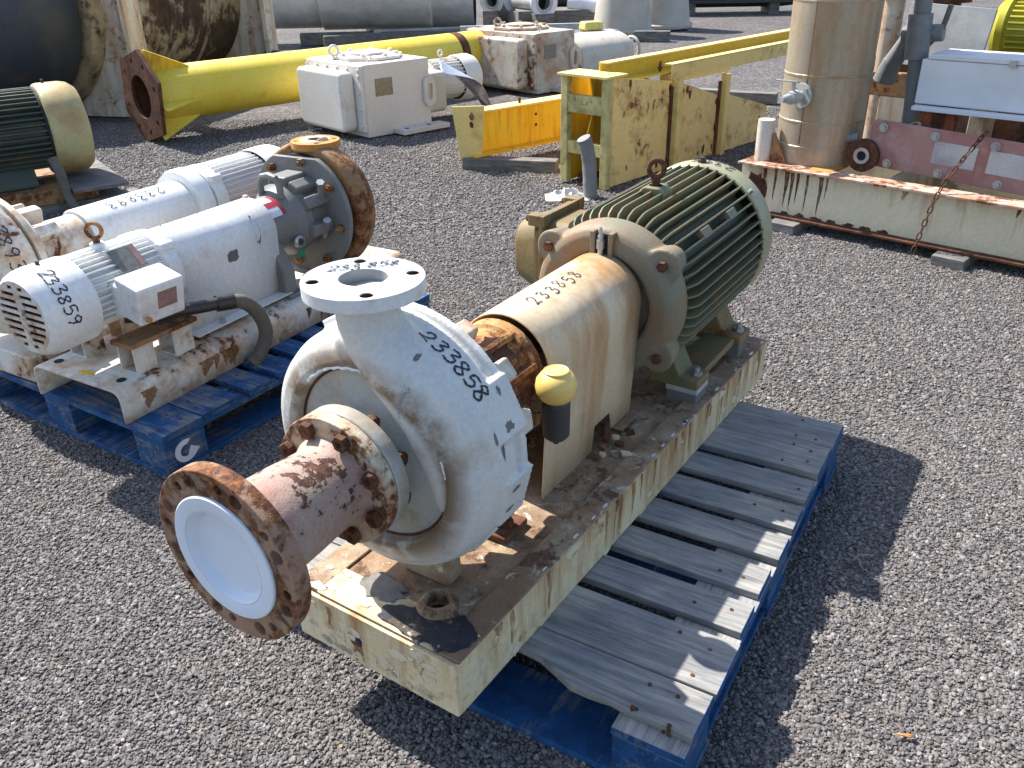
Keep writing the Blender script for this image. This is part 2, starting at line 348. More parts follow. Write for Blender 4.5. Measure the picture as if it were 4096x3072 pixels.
def circ(r, n=24, cx=0, cy=0, a0=0): return [(cx+r*math.cos(a0+2*PI*i/n), cy+r*math.sin(a0+2*PI*i/n)) for i in range(n)]
def rect(x0, y0, x1, y1): return [(x0, y0), (x1, y0), (x1, y1), (x0, y1)]
def rrect(x0, y0, x1, y1, r, n=4):
    o = []
    for cx, cy, a in ((x1-r, y0+r, -PI/2), (x1-r, y1-r, 0), (x0+r, y1-r, PI/2), (x0+r, y0+r, PI)):
        o += [(cx+r*math.cos(a+PI/2*i/n), cy+r*math.sin(a+PI/2*i/n)) for i in range(n+1)]
    return o
def tag(o, label, cat, group=None):
    o['label'] = label; o['category'] = cat
    if group: o['group'] = group
    return o
def thing(name, label, cat, loc=(0, 0, 0), rz=0, group=None):
    o = bpy.data.objects.new(name, None); col.objects.link(o); o.location = loc; o.rotation_euler = (0, 0, rz); o.empty_display_size = .1
    return tag(o, label, cat, group)
def dup(o, loc, rot=None, parent=None):
    c = o.copy(); col.objects.link(c); c.location = loc
    if rot is not None: c.rotation_euler = rot
    if parent is not None: c.parent = parent
    return c
def face_mats(o, fn):
    for p in o.data.polygons: p.material_index = fn(p.normal, p.center)

# handwriting: marker strokes laid on a surface given as a function (u, v) -> point, with its outward normal
GLY = {'2': [(.02, .72), (.12, .95), (.42, 1), (.58, .8), (.46, .5), (.02, .02), (.30, .06), (.66, .0)],
       '3': [(.05, .93), (.40, 1), (.56, .82), (.25, .55), (.58, .42), (.55, .12), (.30, 0), (.0, .08)],
       '8': [(.52, .88), (.28, 1), (.06, .82), (.28, .54), (.58, .24), (.32, 0), (.05, .2), (.28, .5), (.55, .80), (.50, .92)],
       '5': [(.62, 1), (.14, .98), (.08, .56), (.42, .60), (.60, .32), (.38, .02), (.0, .06)],
       '9': [(.54, .86), (.30, 1), (.05, .76), (.26, .54), (.52, .72), (.56, .9), (.48, .4), (.30, 0)],
       '7': [(.02, .95), (.6, 1), (.3, .4), (.2, 0)], '4': [(.5, 1), (.0, .4), (.62, .42), (.45, .75), (.45, 0)], '1': [(.3, 1), (.3, 0)]}
def spline(pts, n=6):
    pts = [Vector(p) for p in pts]; P = [2*pts[0]-pts[1]]+pts+[2*pts[-1]-pts[-2]]; o = []
    for i in range(1, len(P)-2):
        a, b, c, d = P[i-1:i+3]
        for q in range(n):
            t = q/n; o.append(.5*((2*b)+(c-a)*t+(2*a-5*b+4*c-d)*t*t+(3*b-a-3*c+d)*t**3))
    o.append(pts[-1]); return o
def writing(txt, fn, h_, w, parent, loc=(0, 0, 0), rot=(0, 0, 0), adv=.95, jit=.06, mat='marker', lift=.0009, skip=()):
    """one number written by hand: fn(u, v) -> (point, normal), u along the line, v up the digit (metres)"""
    mb = MB(); rng = random.Random(sum(map(ord, txt))+int(h_*1e5)); u0 = 0
    for ci, ch in enumerate(txt):
        if ch == ' ': u0 += h_*.4; continue
        dv = rng.uniform(-jit, jit)*h_; sc = 1+rng.uniform(-.1, .1); sl = rng.uniform(-.05, .12)
        pl = spline([(x, y) for x, y in GLY[ch]], 6); L = []; Rr = []; N = len(pl)
        for i, p in enumerate(pl):
            t = (pl[min(i+1, N-1)]-pl[max(i-1, 0)]).normalized(); nn = Vector((-t.y, t.x))*(w/2)*(1+.25*math.sin(i*1.3+ci))
            q = Vector((u0+(p.x+sl*p.y)*h_*sc, dv+p.y*h_*sc))
            for lst, sg in ((L, 1), (Rr, -1)):
                P, Nn = fn(q.x+sg*nn.x, q.y+sg*nn.y); lst.append(Vector(P)+Vector(Nn)*lift)
        o = len(mb.v); mb.v += [tuple(p) for p in L+Rr]; mb.f += [(o+i, o+i+1, o+N+i+1, o+N+i) for i in range(N-1)]
        u0 += h_*adv*.78
    return mb.build('handwritten_number', mat, parent, loc, rot)
def blob(r, n=14, jag=.3, seed=0, sx=1, sy=1):
    g = random.Random(seed); return [(r*sx*(1+g.uniform(-jag, jag))*math.cos(2*PI*i/n), r*sy*(1+g.uniform(-jag, jag))*math.sin(2*PI*i/n)) for i in range(n)]

# ------------------------------------------------------------------ ground
def gravel_mat():
    t = NT('gravel_ground'); v = t.coords((1, 1, 1), rnd=False)
    vo = t.n('ShaderNodeTexVoronoi'); vo.inputs['Scale'].default_value = 85; vo.inputs['Randomness'].default_value = 1; t.l(v, vo.inputs['Vector'])
    sep = t.n('ShaderNodeSeparateColor'); t.l(vo.outputs['Color'], sep.inputs[0])
    vo2 = t.n('ShaderNodeTexVoronoi'); vo2.inputs['Scale'].default_value = 150; t.l(v, vo2.inputs['Vector'])
    sep2 = t.n('ShaderNodeSeparateColor'); t.l(vo2.outputs['Color'], sep2.inputs[0])
    mx = t.math('ADD', t.math('MULTIPLY', sep.outputs[0], .55), t.math('MULTIPLY', sep2.outputs[1], .45))
    c = t.ramp(mx, [(.10, (.074, .066, .062)), (.40, (.122, .108, .102)), (.70, (.172, .155, .147)), (.93, (.27, .25, .236))])
    gap = t.ramp(vo.outputs['Distance'], [(.30, 1.), (.80, .40)])
    c = t.mix(1.0, c, gap, 'MULTIPLY')
    vo3 = t.n('ShaderNodeTexVoronoi'); vo3.inputs['Scale'].default_value = 34; t.l(v, vo3.inputs['Vector'])
    sep3 = t.n('ShaderNodeSeparateColor'); t.l(vo3.outputs['Color'], sep3.inputs[0])
    c = t.mix(1.0, c, t.ramp(sep3.outputs[0], [(.0, (.66, .66, .68)), (.8, (1.16, 1.15, 1.14)), (1.0, (1.7, 1.66, 1.62))]), 'MULTIPLY')
    big = t.ramp(t.noise(v, 1.1, 5, .6), [(.36, (.80, .80, .82)), (.64, (1.14, 1.12, 1.10))])
    c = t.mix(1.0, c, big, 'MULTIPLY')
    h_ = t.math('SUBTRACT', 1.0, t.math('ADD', t.math('MULTIPLY', vo.outputs['Distance'], .8), t.math('MULTIPLY', vo2.outputs['Distance'], .35)))
    t.bump(h_, 1.0, .009)
    return t.out(c, .85, 0.0, .3)
M['gravel'] = gravel_mat()
def stone_mat():
    t = NT('gravel_stone'); oi = t.n('ShaderNodeObjectInfo'); v = t.coords((1, 1, 1))
    c = t.ramp(oi.outputs['Random'], [(.0, (.092, .081, .075)), (.35, (.132, .117, .109)), (.70, (.165, .148, .139)), (.93, (.203, .184, .173)), (.99, (.28, .262, .25)), (.998, (.26, .18, .11))])
    c = t.mix(1.0, c, t.ramp(t.noise(v, 300, 4, .6), [(.3, .7), (.7, 1.2)]), 'MULTIPLY')
    t.bump(t.noise(v, 500, 4), .5, .001)
    return t.out(c, .7, 0.0, .4)
M['stone'] = stone_mat()
g = MB(); N = 24; S = 130
g.v = [(-65+S*i/N, -20+S*j/N, 0) for j in range(N+1) for i in range(N+1)]
g.f = [(j*(N+1)+i, j*(N+1)+i+1, (j+1)*(N+1)+i+1, (j+1)*(N+1)+i) for j in range(N) for i in range(N)]
ground = g.build('gravel_yard', 'gravel'); ground['kind'] = 'structure'

def gravel_nodes(name, dens, rad, seed):
    ng = bpy.data.node_groups.new(name, 'GeometryNodeTree')
    ng.interface.new_socket('Geometry', in_out='INPUT', socket_type='NodeSocketGeometry')
    ng.interface.new_socket('Geometry', in_out='OUTPUT', socket_type='NodeSocketGeometry')
    N_ = ng.nodes; L = ng.links.new
    gi = N_.new('NodeGroupInput'); go = N_.new('NodeGroupOutput')
    dp = N_.new('GeometryNodeDistributePointsOnFaces'); dp.inputs['Density'].default_value = dens; dp.inputs['Seed'].default_value = seed
    L(gi.outputs[0], dp.inputs['Mesh'])
    jn = N_.new('GeometryNodeJoinGeometry')
    for k_ in range(5):
        ic = N_.new('GeometryNodeMeshIcoSphere'); ic.inputs['Radius'].default_value = rad; ic.inputs['Subdivisions'].default_value = 2
        po = N_.new('GeometryNodeInputPosition'); no = N_.new('ShaderNodeTexNoise'); no.noise_dimensions = '4D'
        no.inputs['W'].default_value = k_*7.3+seed; no.inputs['Scale'].default_value = .75/rad; no.inputs['Detail'].default_value = 1.5
        L(po.outputs[0], no.inputs['Vector'])
        sb = N_.new('ShaderNodeVectorMath'); sb.operation = 'SUBTRACT'; sb.inputs[1].default_value = (.5, .5, .5); L(no.outputs['Color'], sb.inputs[0])
        ml = N_.new('ShaderNodeVectorMath'); ml.operation = 'MULTIPLY'; ml.inputs[1].default_value = (rad*2.6, rad*2.2, rad*1.6); L(sb.outputs[0], ml.inputs[0])
        sp = N_.new('GeometryNodeSetPosition'); L(ic.outputs[0], sp.inputs['Geometry']); L(ml.outputs[0], sp.inputs['Offset'])
        sm = N_.new('GeometryNodeSetMaterial'); sm.inputs['Material'].default_value = M['stone']; L(sp.outputs[0], sm.inputs['Geometry'])
        tr = N_.new('GeometryNodeTransform'); tr.inputs['Scale'].default_value = (1, .85, .62); L(sm.outputs[0], tr.inputs['Geometry'])
        g2 = N_.new('GeometryNodeGeometryToInstance'); L(tr.outputs[0], g2.inputs[0]); L(g2.outputs[0], jn.inputs[0])
    io = N_.new('GeometryNodeInstanceOnPoints'); io.inputs['Pick Instance'].default_value = True
    L(dp.outputs['Points'], io.inputs['Points']); L(jn.outputs[0], io.inputs['Instance'])
    ri = N_.new('FunctionNodeRandomValue'); ri.data_type = 'INT'; ri.inputs[4].default_value = 0; ri.inputs[5].default_value = 4; ri.inputs['Seed'].default_value = seed
    L(ri.outputs[2], io.inputs['Instance Index'])
    rr = N_.new('FunctionNodeRandomValue'); rr.data_type = 'FLOAT_VECTOR'; rr.inputs[0].default_value = (-.7, -.7, 0); rr.inputs[1].default_value = (.7, .7, 6.283); rr.inputs['Seed'].default_value = seed+3
    L(rr.outputs[0], io.inputs['Rotation'])
    rs_ = N_.new('FunctionNodeRandomValue'); rs_.data_type = 'FLOAT'; rs_.inputs[2].default_value = 0.0; rs_.inputs[3].default_value = 1.0; rs_.inputs['Seed'].default_value = seed+5
    pw = N_.new('ShaderNodeMath'); pw.operation = 'POWER'; pw.inputs[1].default_value = 4.0; L(rs_.outputs[1], pw.inputs[0])
    ma = N_.new('ShaderNodeMath'); ma.operation = 'MULTIPLY_ADD'; ma.inputs[1].default_value = 1.2; ma.inputs[2].default_value = .62; L(pw.outputs[0], ma.inputs[0])
    L(ma.outputs[0], io.inputs['Scale'])
    L(io.outputs[0], go.inputs[0]); return ng
def gravel_patch(poly, dens, rad, seed, zz):
    mb = MB(); mb.v = [(x, y, zz) for x, y in poly]; mb.f = [tuple(range(len(poly)))]
    o = mb.build('loose_gravel', 'gravel'); md = o.modifiers.new('stones', 'NODES'); md.node_group = gravel_nodes('stones_%d' % seed, dens, rad, seed)
    o['kind'] = 'stuff'; o['label'] = ['loose grey gravel close around the pallets', 'loose grey gravel between the pallets and the yellow frames', 'loose grey gravel around the gearboxes further back'][seed-1]; o['category'] = 'gravel'
gravel_patch([(-1.35, .75), (1.5, .75), (2.3, 2.3), (-2.2, 2.3)], 36000, .0037, 1, .0015)
gravel_patch([(-2.2, 2.3), (2.3, 2.3), (3.0, 4.2), (-3.2, 4.2)], 18000, .0044, 2, .0015)
gravel_patch([(-3.2, 4.2), (3.0, 4.2), (3.8, 7.5), (-4.6, 7.5)], 5200, .0068, 3, .0015)

# ------------------------------------------------------------------ pallets
def pallet(name, label, loc, rz, blue_top, broken=False, W_=1.016, L_=1.219, group=None):
    """origin at the far right ground corner; x to the left is negative, y towards the near end is negative"""
    t = thing(name, label, 'pallet', loc, rz, group)
    rg = random.Random(3 if broken else 9)
    top = 'w_blue_top' if blue_top else 'w_grey'
    gp = (L_-.56-5*.089)/6
    ys = [(0, .14), (.142, .28)]+[(.28+gp+i*(.089+gp), .28+gp+i*(.089+gp)+.089) for i in range(5)]+[(L_-.28, L_-.1405), (L_-.139, L_)]
    nail = MB().cyl((0, 0, 0), (0, 0, .0022), .0042, n=8).mesh('nail'); nail.materials.append(M['bolt'])
    for i, (a, b) in enumerate(ys):
        mb = MB(); x0 = -W_+rg.uniform(-.004, .004); x1 = rg.uniform(-.006, .003)
        if broken and i == 8:      # split board: its front edge is torn away
            n = 26; near = []
            for q in range(n+1):
                u = q/n; x = x0+(x1-x0)*u
                near.append((x, -(a+.088+.020*math.sin(u*7+.6)*(1 if u < .75 else .3)+rg.uniform(-.004, .004)+.012*(u > .7))))
            mb.prism(near+[(x1, -a), (x0, -a)], .124, .142, 'z')
        else: mb.box(((x0+x1)/2, -(a+b)/2, .133), (x1-x0, b-a, .018))
        o = mb.build('plank', [top, 'w_blue' if broken or blue_top else top], t, bevel=.0018, seg=1)
        o.location.z += rg.uniform(-.0012, .0010); o.rotation_euler = (rg.uniform(-.004, .004), rg.uniform(-.0012, .0012), rg.uniform(-.0025, .0025))
        face_mats(o, lambda nn, cc: 1 if (abs(nn.x) > .7 or (blue_top and abs(nn.z) < .5)) else 0)
        for xs in (-.045, -.105, -W_/2+.02, -W_/2-.04, -W_+.10, -W_+.04):
            for q in ((.25, .75) if b-a > .1 else (.5,)):
                if rg.random() < .15: continue
                nb = bpy.data.objects.new('nail', nail); col.objects.link(nb); nb.parent = o
                nb.location = (xs+rg.uniform(-.012, .012), -(a+(b-a)*q)+rg.uniform(-.015, .015), .1412)
    for k_, x in enumerate((-.07, -W_/2, -W_+.07)):
        o = MB().box((x, -L_/2, .1145), (.136, L_-.002, .017)).build('stringer_board', ['w_grey_y' if not blue_top else 'w_blue', 'w_blue'], t, bevel=.0018, seg=1)
        face_mats(o, lambda nn, cc: 0 if nn.z > .7 else 1)
        for y in (.072, L_/2, L_-.072):
            b = MB().box((x, -y, .062), (.130, .140, .0865)).build('block', ['w_grey' if not blue_top else 'w_blue', 'w_blue'], t, bevel=.003, seg=2)
            b.rotation_euler.z = 0; face_mats(b, lambda nn, cc: 0 if nn.z > .7 else 1)
    for y in (.07, L_/2, L_-.07): MB().box((-W_/2, -y, .0095), (W_-.004, .14, .0175)).build('bottom_board', 'w_blue', t, bevel=.0018, seg=1)
    for x in (-.06, -W_/2, -W_+.06):
        for yy in ((.14+L_/2-.07)/2, (L_/2+.07+L_-.14)/2): MB().box((x, -yy, .0095), (.10, L_/2-.215, .0172)).build('bottom_board', 'w_blue', t, bevel=.0018, seg=1)
    return t, ys
pal, _ys = pallet('pallet', 'weathered grey and blue block pallet with bare slats under the cream pump skid', (.9065, 2.0093, 0), -.5439, False, True)
# exposed block top and bent nails where the lead board has split away
for (x, y) in ((-.115, -1.178), (-.045, -1.184)):
    MB().tube([(x, y, .112), (x, y-.002, .150), (x+.004, y-.008, .157)], .0035, 7).build('bent_nail', 'bolt', pal)
pal2, _ = pallet('pallet', 'bright blue block pallet with white arrow mark, under two white pumps', (-.9682+1.219*math.cos(R(57.0)), 2.026+1.219*math.sin(R(57.0)), 0), R(57.0-90), True)
# white arrow-C mark on the near corner block (side that faces +x), and the stencil at the far end
cc = []
for i in range(17):
    a = R(60+i*15.2); cc.append((.030*math.cos(a), .028*math.sin(a)))
inn = []
for i in range(15):
    a = R(75+i*15.0); inn.append((.016*math.cos(a), .015*math.sin(a)))
logo = MB(); lg = cc+[(.024, -.006), (.004, -.004)]+inn[::-1]
logo.prism([(-1.152+x*1.25, .064+z*1.25) for x, z in cc+[(.036, -.008), (.014, .006), (.004, -.012)]+inn[::-1]], -.0028, .0002, 'x').build('painted_arrow_mark', 'label_white', pal2)

# ------------------------------------------------------------------ main pump unit
HS = .117
unit = thing('pump_unit', 'cream skid pump with green finned motor, red oxide suction spool and amber oiler', 'pump', (-.1008, 1.0538, .142), -.6024)
PL = (-.2117, 0, .43); PR = (0, 0, .0227)
WS = .388; LS = 1.524
# --- base: side rails, front plate with a hole, deck
mb = MB(); n = 60; rg = random.Random(5)
base = MB()
base.box((-.004, LS/2, HS/2), (.008, LS, HS)).box((-WS+.004, LS/2, HS/2), (.008, LS, HS)).box((-WS/2, LS-.004, HS/2), (WS-.018, .008, HS))
base.build('skid_side', 'cream_skid', unit, bevel=.003)
MB().plate(rect(-WS+.001, 0, -.001, HS-.001), [circ(.0145, 20, -.236, .055)], -.006, .006, 'y').build('skid_front', 'cream_skid', unit, bevel=.002)
MB().plate(rect(-WS+.004, .004, -.004, LS-.004), [circ(.021, 20, -.113, .09), blob(.03, 12, .25, 4, 1.5, .8), ][:1], HS-.008, HS+.002, 'z').build('skid_deck', 'skid_top', unit, bevel=.003)
for s_, x in ((1, -.028), (2, -WS+.028)):
    MB().box((x, LS/2, HS+.0045), (.058, LS-.004, .006)).build('deck_rim', 'skid_top', unit, bevel=.003)
MB().box((-WS/2, .040, HS+.0050), (WS-.11, .078, .005)).build('deck_rim', 'cream_skid', unit, bevel=.003)
col_ = MB().lathe([(.021, .0), (.021, .018), (.026, .026), (.034, .018), (.046, .0)], 22, (-.113, .09, HS+.002), (0, 0, 1)).build('grout_hole_collar', 'skid_top', unit)
MB().prism([(x-.235, y+.075) for x, y in blob(.052, 22, .22, 2, 1.0, .62)], HS+.0021, HS+.0105, 'z').build('grout_patch', 'grout', unit, bevel=.004)
MB().prism([(x-.115, y+.035) for x, y in blob(.055, 30, .16, 11, 1.5, .62)], HS+.0022, HS+.0115, 'z').build('tar_patch', 'tar', unit, bevel=.003)
MB().prism([(x-.045, y+.05) for x, y in blob(.03, 24, .2, 17, 1.2, 1.4)], HS+.0022, HS+.0112, 'z').build('tar_patch', 'tar', unit, bevel=.003)
fl = random.Random(21)
for k_ in range(16):            # curled paint flakes on the front plate and the side
    if k_ < 8:
        P = [(x-fl.uniform(.03, .37), z+fl.uniform(.015, .105)) for x, z in [(0, 0)]]; cx, cz = P[0]
        pf = blob(fl.uniform(.005, .011), 9, .4, k_); o = MB().prism([(cx+x, max(.003, min(.112, cz+z))) for x, z in pf], -.0088, -.0062, 'y').build('paint_flake', 'cream_skid', unit)
    else:
        cy, cz = fl.uniform(.02, 1.4), fl.uniform(.0, .03); pf = blob(fl.uniform(.006, .014), 9, .4, k_, 1.5, .8)
        MB().prism([(cy+x, max(-.004, cz+z)) for x, z in pf], -.001, .0016, 'x').build('paint_flake', 'cream_skid', unit)
for k_ in range(13):
    cy = fl.uniform(.25, 1.5); pf = blob(fl.uniform(.003, .006), 11, .22, 200+k_, .7, 2.2)
    MB().prism([(-.006+x, cy+y) for x, y in pf], HS+.0073, HS+.0086, 'z').build('paint_flake', 'flange_face', unit)
for k_ in range(58):            # lifted paint edges
    q = fl.random(); pf = blob(fl.uniform(.005, .017), 13, .42, 500+k_, fl.uniform(.8, 1.7), fl.uniform(.6, 1.1))
    if q < .35:
        cx, cz = fl.uniform(-.37, -.02), fl.uniform(.012, .108); MB().prism([(max(-WS+.002, min(-.002, cx+x)), max(.001, min(HS-.003, cz+z))) for x, z in pf], -.0076, -.0060, 'y').build('paint_flake', 'flake', unit)
    elif q < .65:
        cx, cy = fl.uniform(-.37, -.02), fl.uniform(.006, .075); MB().prism([(cx+x, max(.003, cy+y*.8)) for x, y in pf], HS+.0072, HS+.0090, 'z').build('paint_flake', 'flake', unit)
    else:
        cy, cz = fl.uniform(.01, 1.5), fl.uniform(.004, .11); MB().prism([(cy+x, max(-.006, min(HS-.003, cz+z))) for x, z in pf], -.0004, .0013, 'x').build('paint_flake', 'flake', unit)
rr_ = random.Random(77)
def rust_run(parent, plane, at, top, ln, w, mat, off=.0006, loc=(0, 0, 0), rot=(0, 0, 0), axis='x'):
    n_ = 7; a_ = []; b_ = []
    for i in range(n_+1):
        u = i/n_; ww = w*(1-u**1.6)*(1+rr_.uniform(-.25, .25))+.0006; a_.append((at-ww/2+w*.15*math.sin(u*5), top-ln*u)); b_.append((at+ww/2+w*.15*math.sin(u*5), top-ln*u))
    return MB().prism(a_+b_[::-1], plane-off, plane+off, axis).build('rust_run', mat, parent, loc, rot)
for k_ in range(26):
    y = rr_.uniform(.08, 1.5); y = y if rr_.random() < .35 else rr_.uniform(.55, 1.5)
    rust_run(unit, .0, y, HS-.002, rr_.uniform(.03, .105), rr_.uniform(.006, .022), rr_.choice(['stain_tan', 'stain_tan', 'stain_tan', 'stain_brown']))
rust_run(unit, -.006, -.236, .048, .045, .030, 'stain_brown', axis='y'); rust_run(unit, -.006, -.30, .105, .05, .012, 'stain_tan', axis='y'); rust_run(unit, -.006, -.08, .110, .07, .015, 'stain_tan', axis='y')
# --- suction spool: front flange, pipe, rear flange
def ring_holes(R_, r, n, a0=0): return [circ(r, 14, R_*math.cos(a0+2*PI*i/n), R_*math.sin(a0+2*PI*i/n)) for i in range(n)]
sp = MB().cyl((0, -.224, 0), (0, -.200, 0), .096, .083, 40, False).cyl((0, -.200, 0), (0, -.060, 0), .079, .071, 40, False).cyl((0, -.060, 0), (0, -.029, 0), .071, .080, 40, False)
sp = MB().lathe([(.100, -.2225), (.090, -.212), (.081, -.196), (.077, -.12), (.072, -.060), (.073, -.045), (.082, -.029)], 56).build('suction_spool', 'rust_red', unit, PL, PR)
f1 = MB().plate(circ(.140, 72), [circ(.0785, 48)]+ring_holes(.1206, .0115, 8, R(22))+ring_holes(.1206, .0075, 8, R(38)), -.250, -.222, 'y').build('spool_flange', 'flange_rust', sp, bevel=.002)
cov = MB().lathe([(.1005, -.2502), (.1008, -.2535), (.099, -.2552), (.079, -.2552), (.0778, -.2546), (.0772, -.2530), (.0764, -.2530), (.0758, -.2540), (.0745, -.2530), (.0715, -.2455), (.066, -.2395), (.056, -.2375), (.0, -.2372)], 64)
cov.build('flange_cover', 'plastic_white', sp)
MB().lathe([(.0, -.228), (.0783, -.228), (.0783, -.249)], 40).build('flange_bore', 'rust', sp)
f2 = MB().plate(circ(.1145, 64), [circ(.055, 32)]+ring_holes(.0952, .0085, 8, R(22.5)), -.0295, -.005, 'y').build('spool_flange', 'flange_cream', sp, bevel=.002)
bolt = MB().hexb((0, -.0295, 0), (0, -1, 0), .0155, .0125).cyl((0, -.042, 0), (0, .050, 0), .0078, n=10).hexb((0, .0255, 0), (0, 1, 0), .0150, .016)
b0 = None
for i in range(8):
    a = R(22.5+45*i); x, z = .0952*math.cos(a), .0952*math.sin(a)
    if b0 is None: b0 = bolt.build('flange_bolt', 'bolt', sp, (x, 0, z), bevel=.0015, seg=1)
    else: dup(b0, (x, random.uniform(-.002, .001), z), (0, random.random(), 0))
# --- volute casing
def spiral(a, r, t):
    if r < .165: return 1.0
    ph = ((math.degrees(a)-105) % 360)/360
    return 1 + (.075*ph - .018)*min(1, (r-.165)/.03)
cas = MB().lathe([(.0, .010), (.060, .010), (.066, .028), (.072, .050), (.090, .067), (.125, .073), (.160, .074), (.163, .058), (.167, .051), (.175, .050), (.199, .056), (.216, .068), (.225, .090), (.227, .112), (.226, .155), (.217, .158), (.217, .172), (.226, .175), (.226, .191), (.16, .192), (.0, .192)], 120, mod=spiral)
nz = [(.100, .135, -.165), (.128, .128, -.12), (.146, .120, -.07), (.148, .113, -.015), (.140, .107, .040), (.122, .102, .095), (.092, .096, .142), (.056, .089, .182), (.028, .083, .216), (.014, .078, .252), (.011, .078, .298)]
cas.tube(nz, [.030, .040, .049, .055, .060, .063, .063, .060, .055, .051, .0505], 32)
for a, w in ((27, .098), (-14, .098), (-57, .09), (118, .06), (160, .09), (200, .09)):
    c_, s_ = math.cos(R(a)), math.sin(R(a)); mm = Matrix.Rotation(-R(a), 4, 'Y')
    mb = MB().box((.214, .158, 0), (.046, .074, w)); mb.tf(mm); cas.add(mb.v, mb.f)
casing = cas.build('volute_casing', 'casing', unit, PL, PR, remesh=.0036, smooth=2)
MB().lathe([(.0715, .048), (.078, .0545), (.092, .0640), (.125, .0702), (.1575, .0712), (.1575, .0775), (.1, .0775), (.0715, .0775)], 72).build('casing_face', 'casing_face', casing)
MB().lathe([(.0565, .0295), (.0565, -.0035), (.108, -.0035), (.1125, -.0025), (.1145, .0), (.1145, .022), (.1125, .0255), (.0565, .0295)], 64).build('suction_flange', 'casing_face', casing)
# weld bead and cracked filler round the recess
bead = []
for i in range(60):
    a = R(5+i*2.2); r_ = .1655+.0008*math.sin(i*1.7)+random.uniform(-.0006, .0006); bead.append((r_*math.cos(a), .0535+random.uniform(-.0015, .0015), r_*math.sin(a)))
MB().tube(bead, [.0022+.0011*abs(math.sin(i*2.1)) for i in range(60)], 7).build('filler_bead', 'plastic_white', casing)
MB().lathe([(.1560, .0700), (.1585, .0675), (.1612, .0690), (.1612, .0730), (.1560, .0730)], 96).build('grime_line', 'rust', casing)
# raised cast lettering low on the rim and chipped spots
for (a, y, w, q) in ((8, .112, .016, 1), (2, .150, .02, 2), (-22, .115, .012, 3), (-30, .150, .018, 4), (-12, .135, .012, 5), (-36, .12, .014, 6), (20, .10, .01, 7), (24, .13, .012, 8), (52, .10, .012, 9), (70, .11, .010, 10)):
    pass
dfl = MB().plate(circ(.0953, 64), [circ(.0375, 40)]+[circ(.0100, 16, .0762*math.cos(R(45+90*i)), .0762*math.sin(R(45+90*i))) for i in range(4)], 0, .023, 'z')
df = dfl.build('discharge_flange', 'flange_face', casing, (.011, .078, .294), bevel=.0022)
MB().lathe([(.0374, .0225), (.0372, .0), (.036, -.04), (.036, -.10), (.0, -.10)], 40, d=(0, 0, 1)).build('nozzle_bore', 'steel_in', df)
for i in range(4):
    a = R(45+90*i); MB().lathe([(.0099, .021), (.0098, .0012), (.0, .001)], 16, (.0762*math.cos(a), .0762*math.sin(a), 0), (0, 0, 1)).build('bolt_hole', 'rust', df)
ringt = MB().lathe([(.0405, .0230), (.0412, .0234), (.0420, .0230)], 56, d=(0, 0, 1)).build('raised_ring', 'flange_face', df)
wrot = .6024-.0227
def on_flange(u, v):
    x, y = -.060+u*.975, .024+u*.245+v; c_, s_ = math.cos(wrot), math.sin(wrot)
    return (x*c_-y*s_, x*s_+y*c_, .0232), (0, 0, 1)
writing('233 858', on_flange, .0215, .0036, df, adv=1.05, lift=.0012, mat='marker_bold')
# --- frame adapter ring, bearing frame, pedestal
ad = MB().lathe([(.0, .192), (.205, .192), (.207, .200), (.207, .216), (.19, .222), (.15, .235), (.125, .262), (.118, .275), (.0, .275)], 72).build('frame_adapter', 'white_rusty2', unit, PL, PR)
for a in (50, 20, -15, -50, 100, 140):
    c_, s_ = math.cos(R(a)), math.sin(R(a))
    MB().cyl((.193*c_, .150, .193*s_), (.193*c_, .240, .193*s_), .009, n=10).hexb((.193*c_, .218, .193*s_), (0, 1, 0), .0155, .016).build('stud', 'bolt', ad)
for a, w in ((68, .035), (38, .04), (8, .04)):
    mb = MB().box((.170, .245, 0), (.055, .050, w)); mb.tf(Matrix.Rotation(-R(a), 4, 'Y')); mb.build('adapter_lug', 'white_rusty2', ad, bevel=.006)
bf = MB().lathe([(.0, .27), (.128, .27), (.132, .278), (.132, .296), (.118, .304), (.098, .315), (.092, .34), (.092, .43), (.099, .435), (.101, .442), (.101, .462), (.096, .468), (.05, .472), (.0, .472)], 56)
bearing = bf.build('bearing_frame', 'frame_rust', unit, PL, PR)
for a in (20, 62, -25):
    mb = MB().box((.098, .372, 0), (.026, .125, .012)); mb.tf(Matrix.Rotation(-R(a), 4, 'Y')); mb.build('rib', 'frame_rust', bearing, bevel=.003)
for z0, s_ in ((.093, 1), (.0955, 2)):
    mb = MB(); pf = blob(.045, 18, .3, 30+s_, 1, .8); n_ = len(pf)
    top = [((.0965+.001*s_)*math.cos(R(58)+p[0]/.095), .375+p[1], (.0965+.001*s_)*math.sin(R(58)+p[0]/.095)) for p in pf]
    bot = [((.091)*math.cos(R(58)+p[0]/.095), .375+p[1], (.091)*math.sin(R(58)+p[0]/.095)) for p in pf]
    if s_ == 1: mb.add(top+bot, [tuple(range(n_)), tuple(range(2*n_-1, n_-1, -1))]+[(i, n_+i, n_+(i+1) % n_, (i+1) % n_) for i in range(n_)]).build('rust_scale', 'rust', bearing)
MB().prism([(-.05, -.31), (.06, -.31), (.045, -.18), (.06, -.085), (-.06, -.085), (-.045, -.18)], .325, .365, 'y').build('pedestal', 'rust', unit, PL, PR, bevel=.006)
MB().box((.0, .345, -.302), (.215, .085, .016)).build('pedestal_foot', 'rust', unit, PL, PR, bevel=.004)
for x in (-.085, .085): MB().hexb((x, .345, -.294), (0, 0, 1), .013, .014).build('foot_bolt', 'bolt', unit, PL, PR)
MB().box((.03, .165, -.270), (.11, .05, .080), ty=.7).build('casing_foot', 'skid_top', unit, PL, PR, bevel=.008)
